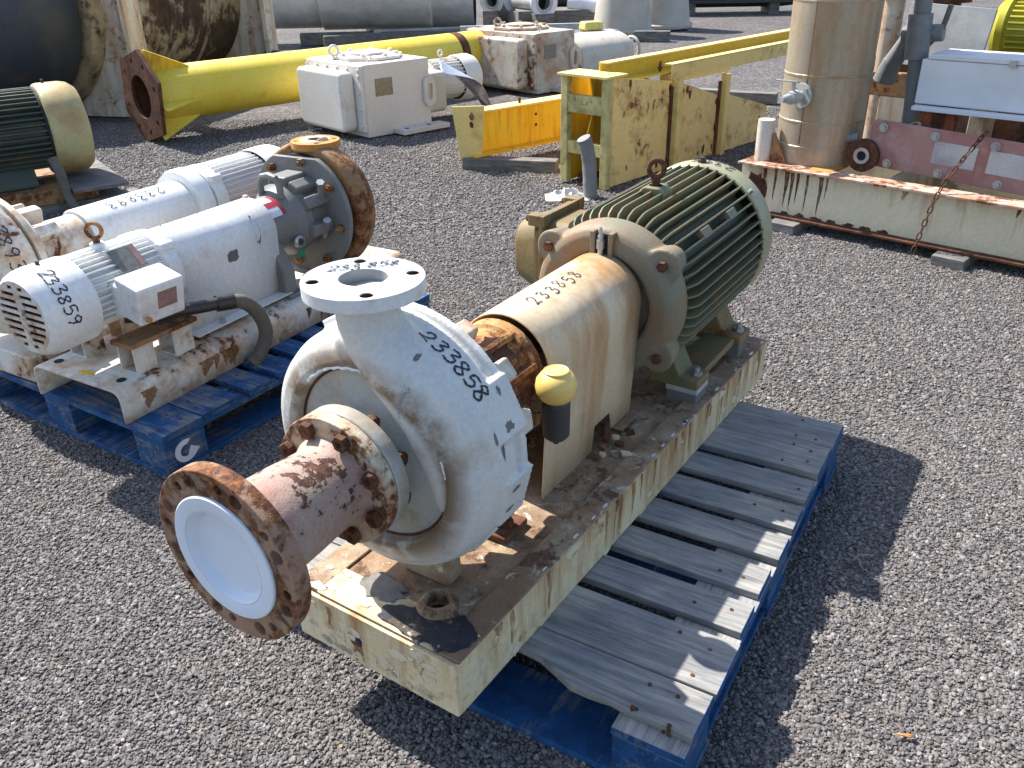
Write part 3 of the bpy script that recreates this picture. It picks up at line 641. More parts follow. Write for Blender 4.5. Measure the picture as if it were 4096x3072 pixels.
MB().cyl((0, .46, 0), (0, .99, 0), .028, n=20).cyl((0, .60, 0), (0, .74, 0), .062, n=28).build('shaft_coupling', 'dark_metal', unit, PL, PR)
# --- coupling guard: one bent sheet with an arched top
sec = [(-.090, -.309)]+[(-.098, -.15)]+[(.107*math.cos(R(a)), .002+.105*math.sin(R(a))) for a in range(180, -1, -9)]+[(.098, -.15), (.090, -.309)]
ysl = [.476, .60, .700, .712, .790, .802, .902]
gm = MB(); ns = len(sec)
for y in ysl:
    for i, (x, z) in enumerate(sec):
        zz = z
        if i == ns-1: zz = -.245 if .705 < y < .795 else (-.309 if y < .75 else -.296)
        gm.v.append((x, y, zz))
gm.f = [(j*ns+i, j*ns+i+1, (j+1)*ns+i+1, (j+1)*ns+i) for j in range(len(ysl)-1) for i in range(ns-1)]
guard = gm.build('coupling_guard', 'guard', unit, PL, PR, solid=.0035)
MB().prism([(.088, .476), (.122, .482), (.122, .690), (.088, .702)], -.3115, -.3082, 'z').build('guard_foot', 'skid_top', guard)
MB().prism([(.088, .805), (.118, .808), (.116, .895), (.088, .902)], -.2975, -.2945, 'z').build('guard_foot', 'skid_top', guard)
MB().box((-.105, .6, -.309), (.03, .24, .003)).build('guard_foot', 'skid_top', guard)
MB().cyl((.105, .745, -.312), (.105, .745, -.245), .008, n=10).hexb((.105, .745, -.285), (0, 0, 1), .014, .014).build('anchor_stud', 'bolt', unit, PL, PR)
def on_guard(u, v):
    a = R(74)+v/.107; return (.1075*math.cos(a), .560+u, .002+.1055*math.sin(a)), (math.cos(a), 0, math.sin(a))
writing('233858', on_guard, .030, .0030, guard, adv=1.50, jit=.12)
dbr = random.Random(8)
for k_ in range(9):
    x, y = dbr.uniform(.105, .165), dbr.uniform(.70, .84); r_ = dbr.uniform(.006, .016)
    MB().prism([(x+a, y+b) for a, b in blob(r_, 9, .4, 50+k_)], -.3128, -.3128+.004+r_*.5, 'z').build('debris', ['rust', 'skid_top', 'cream_skid'][k_ % 3], unit, PL, PR)
# --- oiler
oil = MB().cyl((0, 0, -.104), (0, 0, -.034), .0265, .0275, 28).cyl((0, 0, -.034), (0, 0, -.018), .0275, .023, 28).cyl((0, 0, -.112), (0, 0, -.104), .020, .0265, 24).cyl((0, 0, -.124), (0, 0, -.110), .0065, n=8)
oiler = oil.build('oiler', 'oiler', unit, (PL[0]+.152, .412, .43+.018), bevel=.0015)
MB().lathe([(.0, -.030), (.022, -.030), (.030, -.024), (.038, -.012), (.0405, .002), (.038, .016), (.030, .027), (.0245, .0305), (.0245, .0345), (.0225, .036), (.0205, .0345), (.0, .0343)], 40, d=(0, 0, 1)).build('oiler_globe', 'globe', oiler)
MB().tube([(-.024, -.002, -.078), (-.060, -.006, -.076), (-.105, -.018, -.070)], .0085, 10).cyl((-.040, -.004, -.077), (-.028, -.003, -.077), .0125, n=6).build('oiler_pipe', 'frame_rust', oiler)
# --- motor
mot = MB().cyl((0, .960, 0), (0, 1.52, 0), .166, n=64).build('motor', 'green', unit, (PL[0], PL[1], PL[2]-.022), PR); mot.scale = (1.05, 1, 1.05)
fin = [(.975, .160), (.975, .178), (.985, .192), (1.007, .2015), (1.025, .203), (1.488, .203), (1.503, .199), (1.503, .160)]
fm = MB().prism([(y, z) for y, z in fin], -.0026, .0026, 'x')
f0 = fm.build('cooling_fin', 'green', mot, bevel=.0012, seg=1)
cnt = 0; first = True
for i in range(48):
    a = 360/48*i
    d_ = (a+180) % 360-180         # angle from the top, clockwise
    if abs(d_) > 152 or -112 < d_ < -62: continue
    if first: f0.rotation_euler = (0, R(a), 0); first = False
    else: dup(f0, (0, 0, 0), (0, R(a), 0))
bell = MB().lathe([(.0, .950), (.060, .950), (.064, .940), (.106, .940), (.112, .925), (.116, .912), (.124, .907), (.140, .906), (.158, .906), (.172, .913), (.181, .928), (.184, .95), (.184, .982), (.160, .990), (.0, .990)], 80)
for a in (38, 142, 218, 322):
    c_, s_ = math.cos(R(a)), math.sin(R(a))
    bell.cyl((.176*c_, .917, .176*s_), (.176*c_, .988, .176*s_), .042, .032, 24)
    mb = MB().box((.140, .930, 0), (.07, .024, .018)); mb.tf(Matrix.Rotation(-R(a-16), 4, 'Y')); bell.add(mb.v, mb.f)
bl_ = bell.build('end_bell', 'green_bell', mot, remesh=.0042, smooth=4)
for a in (38, 142, 218, 322):
    c_, s_ = math.cos(R(a)), math.sin(R(a))
    MB().hexb((.182*c_, .915, .182*s_), (0, -1, 0), .012, .012).build('bell_bolt', 'bolt', bl_)
MB().prism([(-.014, .112), (.014, .112), (.016, .166), (-.016, .166)], .9035, .912, 'y').build('grease_slot', 'black', bl_)  # flat black plate whose colour gives the shade of a recessed slot
for sx in (1, -1): MB().prism([(sx*.015, .105), (sx*.026, .105), (sx*.030, .172), (sx*.017, .172)], .895, .917, 'y').build('slot_rib', 'green_bell', bl_, bevel=.003)
MB().cyl((.0, .893, .105), (.0, .893, .165), .0065, n=10).hexb((.0, .893, .135), (0, 0, 1), .009, .02).cyl((0, .893, .165), (0, .893, .185), .005, .003, 8).build('grease_nipple', 'zinc', bl_)
fc = MB().lathe([(.1925, 1.488), (.199, 1.484), (.2025, 1.488), (.2035, 1.50), (.2035, 1.550), (.198, 1.575), (.182, 1.592), (.150, 1.598), (.0, 1.598)], 96)
fan = fc.build('fan_cover', 'green_cap', mot)
MB().lathe([(.166, 1.503), (.195, 1.505), (.195, 1.54), (.0, 1.54)], 64).build('fan_shroud_inside', 'black', fan)
MB().cyl((0, 1.515, .203), (0, 1.515, .218), .007, n=8).hexb((0, 1.515, .204), (0, 0, 1), .012, .008).build('cover_screw', 'dark_metal', fan)
MB().cyl((.143, 1.497, .143), (.152, 1.497, .152), .006, n=8).build('cover_screw', 'zinc', fan)
def on_fan(u, v):
    a = R(66)+u/.2035; return (.2037*math.cos(a), 1.550-v, .2037*math.sin(a)), (math.cos(a), 0, math.sin(a))
writing('233 8', on_fan, .034, .0036, fan, adv=1.05)
# eyebolt on its boss
bs = MB().prism([(-.034, .150), (.034, .150), (.034, .198), (.020, .212), (-.020, .212), (-.034, .198)], 1.165, 1.225, 'y').build('lifting_boss', 'green', mot, bevel=.005)
rg_ = [(.0185*math.cos(R(a)), 0, .0200*math.sin(R(a))) for a in range(0, 361, 12)]
eb = MB().tube(rg_, .0066, 10, False).cyl((0, 0, -.052), (0, 0, -.022), .010, .012, 14).cyl((0, 0, -.046), (0, 0, -.040), .017, n=16)
eb.build('eyebolt', 'bolt', mot, (0, 1.195, .252), (0, 0, R(20)))
# small lug blocks among the right-hand fins
for (a, y) in ((52, 1.33), (52, 1.15)):
    mb = MB().box((.196, y, 0), (.016, .055, .024)); mb.tf(Matrix.Rotation(-R(a-12), 4, 'Y')); mb.build('fin_lug', 'green_bell', mot, bevel=.002)
# feet; their dark olive stands in for the shade under the motor
for sx in (1, -1):
    for (ya, yb) in ((1.030, 1.115), (1.345, 1.435)):
        MB().prism([(sx*.085, -.150), (sx*.128, -.138), (sx*.160, -.200), (sx*.208, -.210), (sx*.208, -.232), (sx*.080, -.232)], ya, yb, 'y').build('motor_foot', 'box_green', mot, bevel=.006)
        MB().box((sx*.165, (ya+yb)/2, -.2545), (.078, .075, .0445)).build('shim_block', 'grey_shim', mot, bevel=.002)
        MB().hexb((sx*.187, (ya+yb)/2, -.216), (0, 0, 1), .015, .018).cyl((sx*.187, (ya+yb)/2, -.21), (sx*.187, (ya+yb)/2, -.185), .008, n=8).build('foot_bolt', 'zinc', mot)
for sx in (1, -1): MB().box((sx*.150, 1.23, -.221), (.085, .23, .020)).build('foot_rail', 'box_green', mot, bevel=.004)
MB().box((.165, 1.0725, -.238), (.083, .080, .016)).build('strap', 'panel_worn', mot, bevel=.003)
# terminal box on the left flank: boss, split flange, domed cover
tb = MB().prism(rrect(1.065, -.085, 1.245, .115, .03), -.235, -.150, 'x').build('terminal_box', 'box_green', mot, bevel=.004)
MB().prism(rrect(1.045, -.100, 1.265, .130, .035), -.262, -.248, 'x').build('box_flange', 'box_green', tb, bevel=.003)
MB().prism(rrect(1.040, -.104, 1.270, .134, .035), -.247, -.234, 'x').build('box_flange', 'box_green', tb, bevel=.003)
cvb = MB(); A_ = rrect(1.055, -.090, 1.255, .120, .05); B_ = rrect(1.080, -.062, 1.230, .092, .05); n_ = len(A_)
cvb.add([(-.262, *p) for p in A_]+[(-.345, *p) for p in B_], [tuple(range(n_)), tuple(range(2*n_-1, n_-1, -1))]+[(i, n_+i, n_+(i+1) % n_, (i+1) % n_) for i in range(n_)])
cvb.build('box_cover', 'box_green', tb, bevel=.010, seg=3)
for (y, z) in ((1.06, .122), (1.25, .122), (1.06, -.092), (1.25, -.092)):
    MB().box((-.255, y, z), (.05, .034, .030)).build('box_lug', 'box_green', tb, bevel=.004)
    MB().hexb((-.280, y, z), (-1, 0, 0), .009, .010).build('box_bolt', 'bolt', tb)
# number on the volute rim, laid on the evaluated casting
bpy.context.view_layer.update(); dg = bpy.context.evaluated_depsgraph_get(); bvh = BVHTree.FromObject(casing, dg)
def on_rim(u, v):
    a = R(69)-u/.236; o = Vector((0, .108+v, 0)); d = Vector((math.cos(a), 0, math.sin(a)))
    hit, nn, _, _ = bvh.ray_cast(o+d*.4, -d)
    return ((hit, nn) if hit else (o+d*.23, d))
writing('233858', on_rim, .029, .0040, casing, adv=1.08, jit=.05)
# chipped bare patches on the rim
for (a, y, r_, q, sx_, sy_) in ((20, .150, .009, 1, 1, 1.2), (12, .122, .0035, 2, 4.0, 1), (19, .112, .0035, 3, 3, 1), (-8, .150, .006, 4, .8, 1.8), (-18, .140, .006, 5, .7, 2.0), (-40, .125, .008, 6, .8, 1.5), (-52, .14, .007, 7, .7, 1.6), (62, .072, .0035, 8, 1, 2.5), (80, .06, .003, 9, 1, 3), (34, .16, .004, 10, 2, 1), (-26, .16, .005, 11, 1, 2)):
    pf = blob(r_, 18, .35, 70+q, sx_, sy_); top = []
    for (s_, t_) in pf:
        aa = R(a)+s_/.235; d = Vector((math.cos(aa), 0, math.sin(aa))); o = Vector((0, y+t_, 0)); hit, nn, _, _ = bvh.ray_cast(o+d*.4, -d)
        top.append((hit or o+d*.23)+d*.0007)
    c_ = sum(top, Vector())/len(top); c_ += c_.normalized()*0
    mb = MB(); mb.v = [tuple(p) for p in top]+[tuple(c_)]; n_ = len(top); mb.f = [(i, (i+1) % n_, n_) for i in range(n_)]
    mb.build('bare_patch', 'grey_shim', casing)

# ------------------------------------------------------------------ white pump with the grey casing (left pallet)
ua = thing('pump_unit', 'white motor and guard with grey pump casing and rusty volute on the blue pallet', 'pump', (-1.09, 2.10, .142), -.529)
AX, AZ = -.195, .325; AL = (AX, 0, AZ)
W2, L2, H2 = .395, 1.33, .102
sec = [(-W2, 0), (-W2, .068)]+[(-W2+.034-.034*math.cos(R(a)), .068+.034*math.sin(R(a))) for a in (22, 45, 68, 90)]+[(-.034+.034*math.sin(R(a)), .068+.034*math.cos(R(a))) for a in (0, 22, 45, 68, 90)]+[(0, 0)]
cb = MB(); ns = len(sec); yl = [0, .35, .7, 1.0, L2]
for y in yl: cb.v += [(x, y, z) for x, z in sec]
cb.f = [(j*ns+i, j*ns+i+1, (j+1)*ns+i+1, (j+1)*ns+i) for j in range(len(yl)-1) for i in range(ns-1)]
cb.build('bent_plate_base', 'white_rusty', ua, solid=.008)
for k_ in range(16): rust_run(ua, .0006, rr_.uniform(.05, 1.2), .072, rr_.uniform(.03, .068), rr_.uniform(.02, .06), rr_.choice(['stain_brown', 'stain_tan', 'stain_tan']))
for (x, y) in ((-.335, .05), (-.06, .055)): MB().cyl((x, y, H2-.002), (x, y, H2+.0016), .014, n=18).build('anchor_hole', 'black', ua)
MB().prism([(-.22, .03), (-.16, .035), (-.165, .045), (-.19, .05), (-.215, .045)], H2, H2+.002, 'z').build('yellow_chip', 'yellow', ua)
for (x, y) in ((-.078, .135), (-.078, .275), (-.31, .135), (-.31, .275)):
    mb = MB(); w = .06; hh = .085
    mb.plate(rect(-.036, 0, .036, hh), [rect(-.030, .006, .030, hh-.006)], y-.035, y+.035, 'y'); mb.tf(Matrix.Translation((x, 0, H2))); mb.build('motor_pillar', 'white_rusty', ua)
for x in (-.07, -.32): MB().box((x, .205, .196), (.09, .24, .014)).build('foot_plate', 'rust_cast', ua, bevel=.002)
def white_motor(parent, loc, flip, r=.118, lab=None, y0=-.09, box=True):
    """motor along +y, fan end at y0 (flip: fan end at the far side)"""
    m = MB().cyl((0, y0+.13, 0), (0, y0+.40, 0), r*.86, n=48).build('motor', 'white', parent, loc, (0, 0, PI) if flip else (0, 0, 0))
    if flip: m.location = (loc[0], loc[1], loc[2])
    fp = MB().prism([(y0+.155, r*.84), (y0+.155, r*.97), (y0+.165, r*1.0), (y0+.385, r*1.0), (y0+.395, r*.95), (y0+.395, r*.84)], -.0022, .0022, 'x').build('cooling_fin', 'white', m, bevel=.001, seg=1)
    fst = True
    for i in range(40):
        a = 9*i; d_ = (a+180) % 360-180
        if abs(d_) > 125: continue
        if fst: fp.rotation_euler = (0, R(a), 0); fst = False
        else: dup(fp, (0, 0, 0), (0, R(a), 0))
    fcv = MB().lathe([(r*1.0, y0+.150), (r*1.04, y0+.152), (r*1.05, y0+.06), (r*1.03, y0+.035), (r*.97, y0+.014), (r*.86, y0+.001), (r*.84, y0+.0015)], 64).build('fan_cover', 'white', m)
    sl = []
    for q in range(9):
        z = -r*.70+q*r*.175; w = math.sqrt(max(0, (r*.80)**2-(abs(z)+.006)**2))
        if w > .03: sl += [rect(-w, z-.0052, -.012, z+.0052), rect(.012, z-.0052, w, z+.0052)]
    MB().plate(circ(r*.865, 56), sl, y0, y0+.004, 'y').build('fan_grille', 'white_rusty', fcv)
    MB().lathe([(.0, y0+.02), (r*.85, y0+.02), (r*.9, y0+.14)], 40).build('fan_inside', 'rust', fcv)
    MB().lathe([(.0, y0+.47), (r*.55, y0+.47), (r*.60, y0+.455), (r*.95, y0+.45), (r*1.02, y0+.435), (r*1.02, y0+.40), (r*.8, y0+.39)], 56).build('end_bell', 'white', m)
    for a in (45, 135, 225, 315):
        c_, s_ = math.cos(R(a)), math.sin(R(a)); MB().cyl((r*c_, y0+.395, r*s_), (r*c_, y0+.445, r*s_), .016, n=14).build('bell_ear', 'white', m, bevel=.003)
    return m, fcv
ma, fca = white_motor(ua, AL, False)
def on_fca(u, v):
    a = R(70)-u/.124; return (.1243*math.cos(a), -.045+v, .1243*math.sin(a)), (math.cos(a), 0, math.sin(a))
writing('233859', on_fca, .036, .0042, fca, adv=1.05)
MB().cyl((0, -.01, .122), (0, -.01, .134), .006, n=8).build('cover_screw', 'dark_metal', fca)
rg_ = [(.021*math.cos(R(a)), 0, .021*math.sin(R(a))) for a in range(0, 361, 12)]
MB().tube(rg_, .006, 10, False).cyl((0, 0, -.042), (0, 0, -.020), .010, n=14).build('eyebolt', 'frame_rust', ma, (0, .175, .165), (0, 0, R(35)))
MB().cyl((0, .175, .105), (0, .175, .130), .020, n=18).build('lifting_boss', 'white', ma, bevel=.003)
np_ = MB().box((0, 0, 0), (.075, .085, .002)).build('name_plate', 'plate_tag', ma, (.085, .20, .089), (0, R(43), 0)); MB().box((0, .03, .0015), (.07, .018, .001)).build('plate_band', 'tag_red', np_)
MB().box((.115, .185, -.005), (.06, .15, .10)).build('box_neck', 'white', ma, bevel=.01)
tbx = MB().box((0, 0, 0), (.105, .150, .115), (0, R(12), R(-4))).build('terminal_box', 'white', ma, (.172, .185, .000), bevel=.008, seg=3)
MB().box((0, 0, 0), (.002, .062, .052), (0, R(12), R(-4))).build('box_plate', 'tag_red', tbx, (.054, .012, -.004))
MB().hexb((.050, -.062, -.045), (1, 0, 0), .009, .01).build('box_screw', 'rust_orange', tbx)
# conduit and hose
hp = spline([(.10, .135, -.065), (.165, .215, -.070), (.205, .30, -.078), (.235, .385, -.085)], 6)
cnd = MB().tube([Vector(p) for p in hp], .019, 14).cyl((.155, .20, -.070), (.175, .235, -.071), .027, n=16).cyl((.225, .36, -.083), (.245, .41, -.088), .025, n=16).build('conduit', 'conduit', ua, AL)
hs = spline([(.235, .385, -.085), (.250, .445, -.105), (.258, .490, -.165), (.255, .505, -.235), (.242, .480, -.295), (.232, .452, -.322)], 8)
MB().tube(hs, [.0215+.0016*(i % 2) for i in range(len(hs))], 14).build('hose', 'rubber', cnd)
# guard
sec = [(-.090, -.205)]+[(.105*math.cos(R(a)), .012+.100*math.sin(R(a))) for a in range(180, -1, -9)]+[(.098, -.10), (.090, -.205)]
gm = MB(); ns = len(sec); yl = [.345, .55, .765]
for y in yl: gm.v += [(x, y, z) for x, z in sec]
gm.f = [(j*ns+i, j*ns+i+1, (j+1)*ns+i+1, (j+1)*ns+i) for j in range(2) for i in range(ns-1)]
ga = gm.build('coupling_guard', 'white', ua, AL, solid=.003)
MB().box((.112, .555, -.206), (.048, .42, .003)).build('guard_foot', 'white', ga)
MB().hexb((.118, .46, -.204), (0, 0, 1), .011, .012).build('guard_bolt', 'zinc', ga)
def on_ga(u, v):
    a = R(95)+v/.1; return (.1053*math.cos(a), .40+u, .012+.1003*math.sin(a)), (math.cos(a), 0, math.sin(a))
writing('233859', on_ga, .034, .0028, ga, adv=1.25)
for (y, z, q, s1, s2) in ((.68, .035, 81, .55, 1.9), (.56, -.015, 82, 1.2, 1.0)):
    pf = blob(.022, 14, .25, q, s1, s2); top = []
    for (b, c_) in pf:
        zz = z+c_; x = .105*math.sqrt(max(0, 1-((zz-.012)/.1)**2))+.0008 if zz > .012 else .1058-(.012-zz)*.07
        top.append((x, y+b, zz))
    mb = MB(); mb.v = top; mb.f = [tuple(range(len(top)))]; mb.build('scuff_mark', 'grey_shim', ga)
# grey bearing frame, adapter, cover plate
bfa = MB().lathe([(.0, .70), (.06, .70), (.085, .712), (.096, .73), (.096, .845), (.100, .86), (.118, .885), (.128, .895), (.128, .925), (.118, .94), (.118, 1.01), (.0, 1.01)], 48).build('bearing_frame', 'grey_cast', ua, AL)
for a in (90, 60, 125, 30, -10): 
    mb = MB().box((.128, .955, 0), (.050, .115, .085 if a == 90 else .045)); mb.tf(Matrix.Rotation(-R(a), 4, 'Y')); mb.build('adapter_rib', 'grey_cast', bfa, bevel=.008)
MB().prism([(-.05, .02), (.05, .02), (.13, -.13), (.13, -.222), (-.13, -.222), (-.13, -.13)], .745, .80, 'y').build('frame_foot', 'grey_cast', bfa, bevel=.01)
MB().box((.0, .775, -.215), (.30, .075, .016)).build('foot_pad', 'grey_cast', bfa, bevel=.004)
MB().tube([(-.045, .865, .09), (-.045, .865, .135), (-.030, .865, .158), (.0, .865, .165), (.030, .865, .158), (.045, .865, .135), (.045, .865, .09)], .012, 10).build('lifting_bail', 'grey_cast', bfa)
MB().cyl((-.02, .765, .085), (-.02, .765, .118), .009, n=10).hexb((-.02, .765, .098), (0, 0, 1), .014, .012).build('breather', 'zinc', bfa)
lb = MB(); 
for i in range(8):
    a0, a1 = R(30+i*7), R(37+i*7)
    for (ya, yb) in ((.774, .842),): lb.add([(.0985*math.cos(a0), ya, .0985*math.sin(a0)), (.0985*math.cos(a1), ya, .0985*math.sin(a1)), (.0985*math.cos(a1), yb, .0985*math.sin(a1)), (.0985*math.cos(a0), yb, .0985*math.sin(a0))], [(0, 1, 2, 3)])
lbo = lb.build('warning_label', 'label_white', bfa)
rb = MB()
for i in range(8):
    a0, a1 = R(30+i*7), R(37+i*7); rr = .0992
    for (ya, yb) in (((.824, .8415),) if i != 3 and i != 4 else ((.774, .8415),)): rb.add([(rr*math.cos(a0), ya, rr*math.sin(a0)), (rr*math.cos(a1), ya, rr*math.sin(a1)), (rr*math.cos(a1), yb, rr*math.sin(a1)), (rr*math.cos(a0), yb, rr*math.sin(a0))], [(0, 1, 2, 3)])
rb.build('label_band', 'red', lbo)
MB().lathe([(.012, 0), (.022, 0), (.022, .014), (.014, .02), (.012, .012)], 18, (.098, .865, -.055), (.96, -.25, .1)).build('sight_glass', 'zinc', bfa)
MB().box((.103, .865, -.098), (.002, .038, .030), (0, R(12), 0)).build('green_tag', 'tag_green', bfa)
for (x, y, z, l_) in ((.125, .985, .075, .075), (.135, .985, -.04, .05)):
    MB().tube([(x-.02, y, z-.03), (x, y-.01, z), (x+.03, y-.035, z+l_*.8)], .010, 10).hexb((x+.026, y-.032, z+l_*.7), (.5, -.5, 1), .015, .016).build('pipe_fitting', 'zinc', bfa)
cp = [(.222*math.cos(R(a)), .222*math.sin(R(a))) for a in range(64, -245, -6)]
MB().prism(cp, 1.0, 1.022, 'y').build('casing_cover', 'grey_cast', ua, AL, bevel=.003)
for i in range(8):
    a = R(22.5+45*i+12); x, z = .188*math.cos(a), .188*math.sin(a)
    MB().hexb((x, 1.0, z), (0, -1, 0), .015, .018).cyl((x, .972, z), (x, 1.0, z), .008, n=8).build('cover_bolt', 'rust_cast', ua, AL)
MB().lathe([(.0, 1.02), (.205, 1.02), (.205, 1.052), (.0, 1.052)], 48).build('gasket_gap', 'black', ua, AL)
va = MB().lathe([(.0, 1.042), (.232, 1.042), (.238, 1.05), (.243, 1.075), (.236, 1.12), (.215, 1.16), (.17, 1.185), (.0, 1.19)], 80)
va.tube([(.12, 1.11, .06), (.10, 1.11, .14), (.04, 1.11, .19), (.01, 1.11, .22)], [.055, .057, .055, .050], 24)
vo_ = va.build('volute_casing', 'rust_cast', ua, AL, remesh=.006, smooth=3)
dfa = MB().plate(circ(.088, 48), [circ(.032, 28)]+[circ(.009, 12, .068*math.cos(R(45+90*i)), .068*math.sin(R(45+90*i))) for i in range(4)], .215, .240, 'z').build('discharge_flange', 'rust_orange', vo_, (.008, 1.11, 0), bevel=.002)
MB().lathe([(.028, .2402), (.028, .2430), (.052, .2430), (.054, .2402)], 36, d=(0, 0, 1)).build('white_gasket', 'label_white', dfa)
MB().lathe([(.0, .222), (.0325, .222), (.0325, .24)], 24, d=(0, 0, 1)).build('nozzle_bore', 'black', dfa)
MB().box((0, 1.11, -.262), (.20, .09, .07)).build('volute_foot', 'rust_cast', vo_, bevel=.006)

# ------------------------------------------------------------------ second white pump behind it (volute end nearest)
ub = thing('pump_unit', 'white tube-guarded pump with rusty white volute, behind the white guard', 'pump', (-1.09, 2.10, .142), -.529)
BX, BZ = -.635, .335; BL = (BX, 0, BZ)
MB().box((BX, .66, .045), (.34, 1.25, .088)).build('base', 'white_rusty', ub, bevel=.008)
vb = MB().lathe([(.0, .015), (.10, .015), (.17, .03), (.205, .055), (.212, .10), (.205, .135), (.0, .14)], 64)
vb.tube([(.12, .09, .06), (.10, .09, .14), (.04, .085, .20), (.0, .085, .24)], [.05, .052, .05, .045], 20)
vbo = vb.build('volute_casing', 'white_rusty', ub, BL, remesh=.006, smooth=3)
MB().plate(circ(.21, 56), [], .141, .160, 'y').build('casing_rim', 'white_rusty', vbo)
def on_vb(u, v):
    a = R(66)-u/.214; return (.2145*math.cos(a), .045+v, .2145*math.sin(a)), (math.cos(a), 0, math.sin(a))
writing('233893', on_vb, .042, .0045, vbo, adv=1.12)
bb = MB().lathe([(.0, .16), (.19, .16), (.17, .19), (.10, .22), (.085, .30), (.085, .40), (.0, .41)], 40).build('bearing_bracket', 'white_rusty', ub, BL)
for a in (75, 40, 110): 
    mb = MB().box((.13, .22, 0), (.05, .11, .04)); mb.tf(Matrix.Rotation(-R(a), 4, 'Y')); mb.build('bracket_arm', 'white_rusty', bb, bevel=.008)
tg = MB().lathe([(.0, .405), (.094, .405), (.097, .41), (.097, .825), (.094, .83), (.0, .83)], 64).build('tube_guard', 'white', ub, BL)
def on_tg(u, v):
    a = R(88)+v/.097; return (.0973*math.cos(a), .72-u, .0973*math.sin(PI-a)), (math.cos(a), 0, math.sin(PI-a))
def on_tg(u, v):
    a = R(80)-v/.097; return (.0973*math.cos(a), .74-u, .0973*math.sin(a)), (math.cos(a), 0, math.sin(a))
writing('233893', on_tg, .040, .0032, tg, adv=1.3)
MB().lathe([(.09, .83), (.128, .83), (.134, .845), (.134, .885), (.12, .90), (.09, .90)], 48).build('adapter_ring', 'white', tg)
mbm, fcb = white_motor(ub, (BX, .885+.38, BZ), True, r=.128, y0=-.09)

# ------------------------------------------------------------------ big old green motor on timbers at the left edge
gdx, gdy = math.cos(R(38)), math.sin(R(38))
um = thing('electric_motor', 'large dark green finned motor with aged yellow end cap on old timber', 'motor', (-2.80, 5.02, 0), R(36))
GZ = .40; GL = (0, 0, GZ)
gb_ = MB().cyl((-.9, 0, 0), (.14, 0, 0), .198, n=56).build('motor_frame', 'green_old', um, GL)
gf = MB().prism([(-.9, .185), (-.9, .240), (.13, .240), (.145, .228), (.145, .185)], -.004, .004, 'y').build('cooling_fin', 'green_old', gb_, bevel=.002, seg=1)
fst = True
for i in range(44):
    a = 360/44*i; d_ = (a+180) % 360-180
    if abs(d_) > 140: continue
    if fst: gf.rotation_euler = (R(a), 0, 0); fst = False
    else: dup(gf, (0, 0, 0), (R(a), 0, 0))
MB().lathe([(.215, .135), (.252, .150), (.256, .17), (.256, .28), (.248, .32), (.22, .355), (.15, .37), (.0, .37)], 72, d=(1, 0, 0)).build('end_cap', 'cap_yellow', um, GL)
MB().lathe([(.0, .13), (.24, .13), (.24, .16)], 56, d=(1, 0, 0)).build('cap_gap', 'black', um, GL)
MB().cyl((.2, 0, .25), (.2, 0, .275), .008, n=8).build('cap_bolt', 'bolt', um, GL)
MB().prism([(-.22, -.270), (.22, -.270), (.22, -.24), (.15, -.15), (-.15, -.15), (-.22, -.24)], -.75, .02, 'x').build('motor_foot', 'green_old', um, GL, bevel=.01)
MB().box((-.3, 0, .085), (1.2, .62, .085)).build('rusty_base', 'rust_cast', um, bevel=.008)
MB().box((-.2, -.27, .0225), (1.45, .12, .042)).build('timber', 'w_old', um, bevel=.004)
MB().box((-.2, .27, .0225), (1.45, .12, .042)).build('timber', 'w_old', um, bevel=.004)
MB().box((.30, -.05, .12), (.30, .75, .02)).build('timber', 'w_old', um, bevel=.004)
hz = spline([(.10, -.33, .30), (.115, -.37, .22), (.12, -.38, .12), (.14, -.43, .03), (.16, -.5, .022)], 6)
MB().tube(hz, [.026+.002*(i % 2) for i in range(len(hz))], 12).build('hose', 'rubber', um)
tg_ = MB().box((-.18, -.222, .10), (.14, .004, .06), (R(-25), 0, 0)).build('fin_plate', 'green_bell', gb_)

# ------------------------------------------------------------------ yard behind: big vessel on white saddles
vt = thing('storage_tank', 'large dark horizontal tank on white saddle plates, peeling brown and cream', 'tank', (-4.36, 7.15, 0), R(-15))
VZ = .88
MB().lathe([(.0, -.05), (.35, .0), (.62, .12), (.76, .30), (.80, .45), (.80, .62), (.76, .66), (.0, .66)], 80, (0, 0, VZ)).build('dished_head', 'tank_dark', vt)
MB().lathe([(.0, .66), (.86, .66), (.88, .70), (.88, 2.95), (.86, 3.0), (.0, 3.0)], 96, (0, 0, VZ)).build('shell', 'tank_brown', vt)
for y in (1.15, 1.75, 2.35): MB().lathe([(.88, y-.03), (.887, y-.03), (.887, y+.03), (.88, y+.03)], 80, (0, 0, VZ)).build('shell_band', 'tank_brown', vt)
MB().lathe([(.0, 3.05), (.80, 3.05), (.82, 3.4), (.70, 3.7), (.0, 3.9)], 80, (0, 0, VZ)).build('end_head', 'cap_yellow', vt)
for y, x1 in ((.86, 1.12), (3.02, 1.16)):
    MB().box((.20, y, .66), (x1*1.7, .10, 1.30)).build('saddle_plate', 'white_rusty2', vt, bevel=.006)
    MB().box((x1+.02, y-.09, .66), (.05, .16, 1.30)).build('saddle_rib', 'white_rusty2', vt, bevel=.004)
MB().cyl((1.13, 2.9, .27), (1.26, 2.9, .27), .055, n=16).build('stub_nozzle', 'dark_metal', vt)
vv = thing('gate_valve', 'rusty lever valve lying against the dark tank head', 'valve', (-4.35, 6.55, 0), R(20))
MB().cyl((-.25, 0, .42), (.20, 0, .42), .07, n=20).cyl((-.05, 0, .42), (-.05, 0, .70), .045, n=16).build('body', 'rust', vv)
for x in (-.25, .20): MB().lathe([(.0, -.015), (.13, -.015), (.13, .015), (.0, .015)], 24, (x, 0, .42), (1, 0, 0)).build('flange', 'rust', vv)
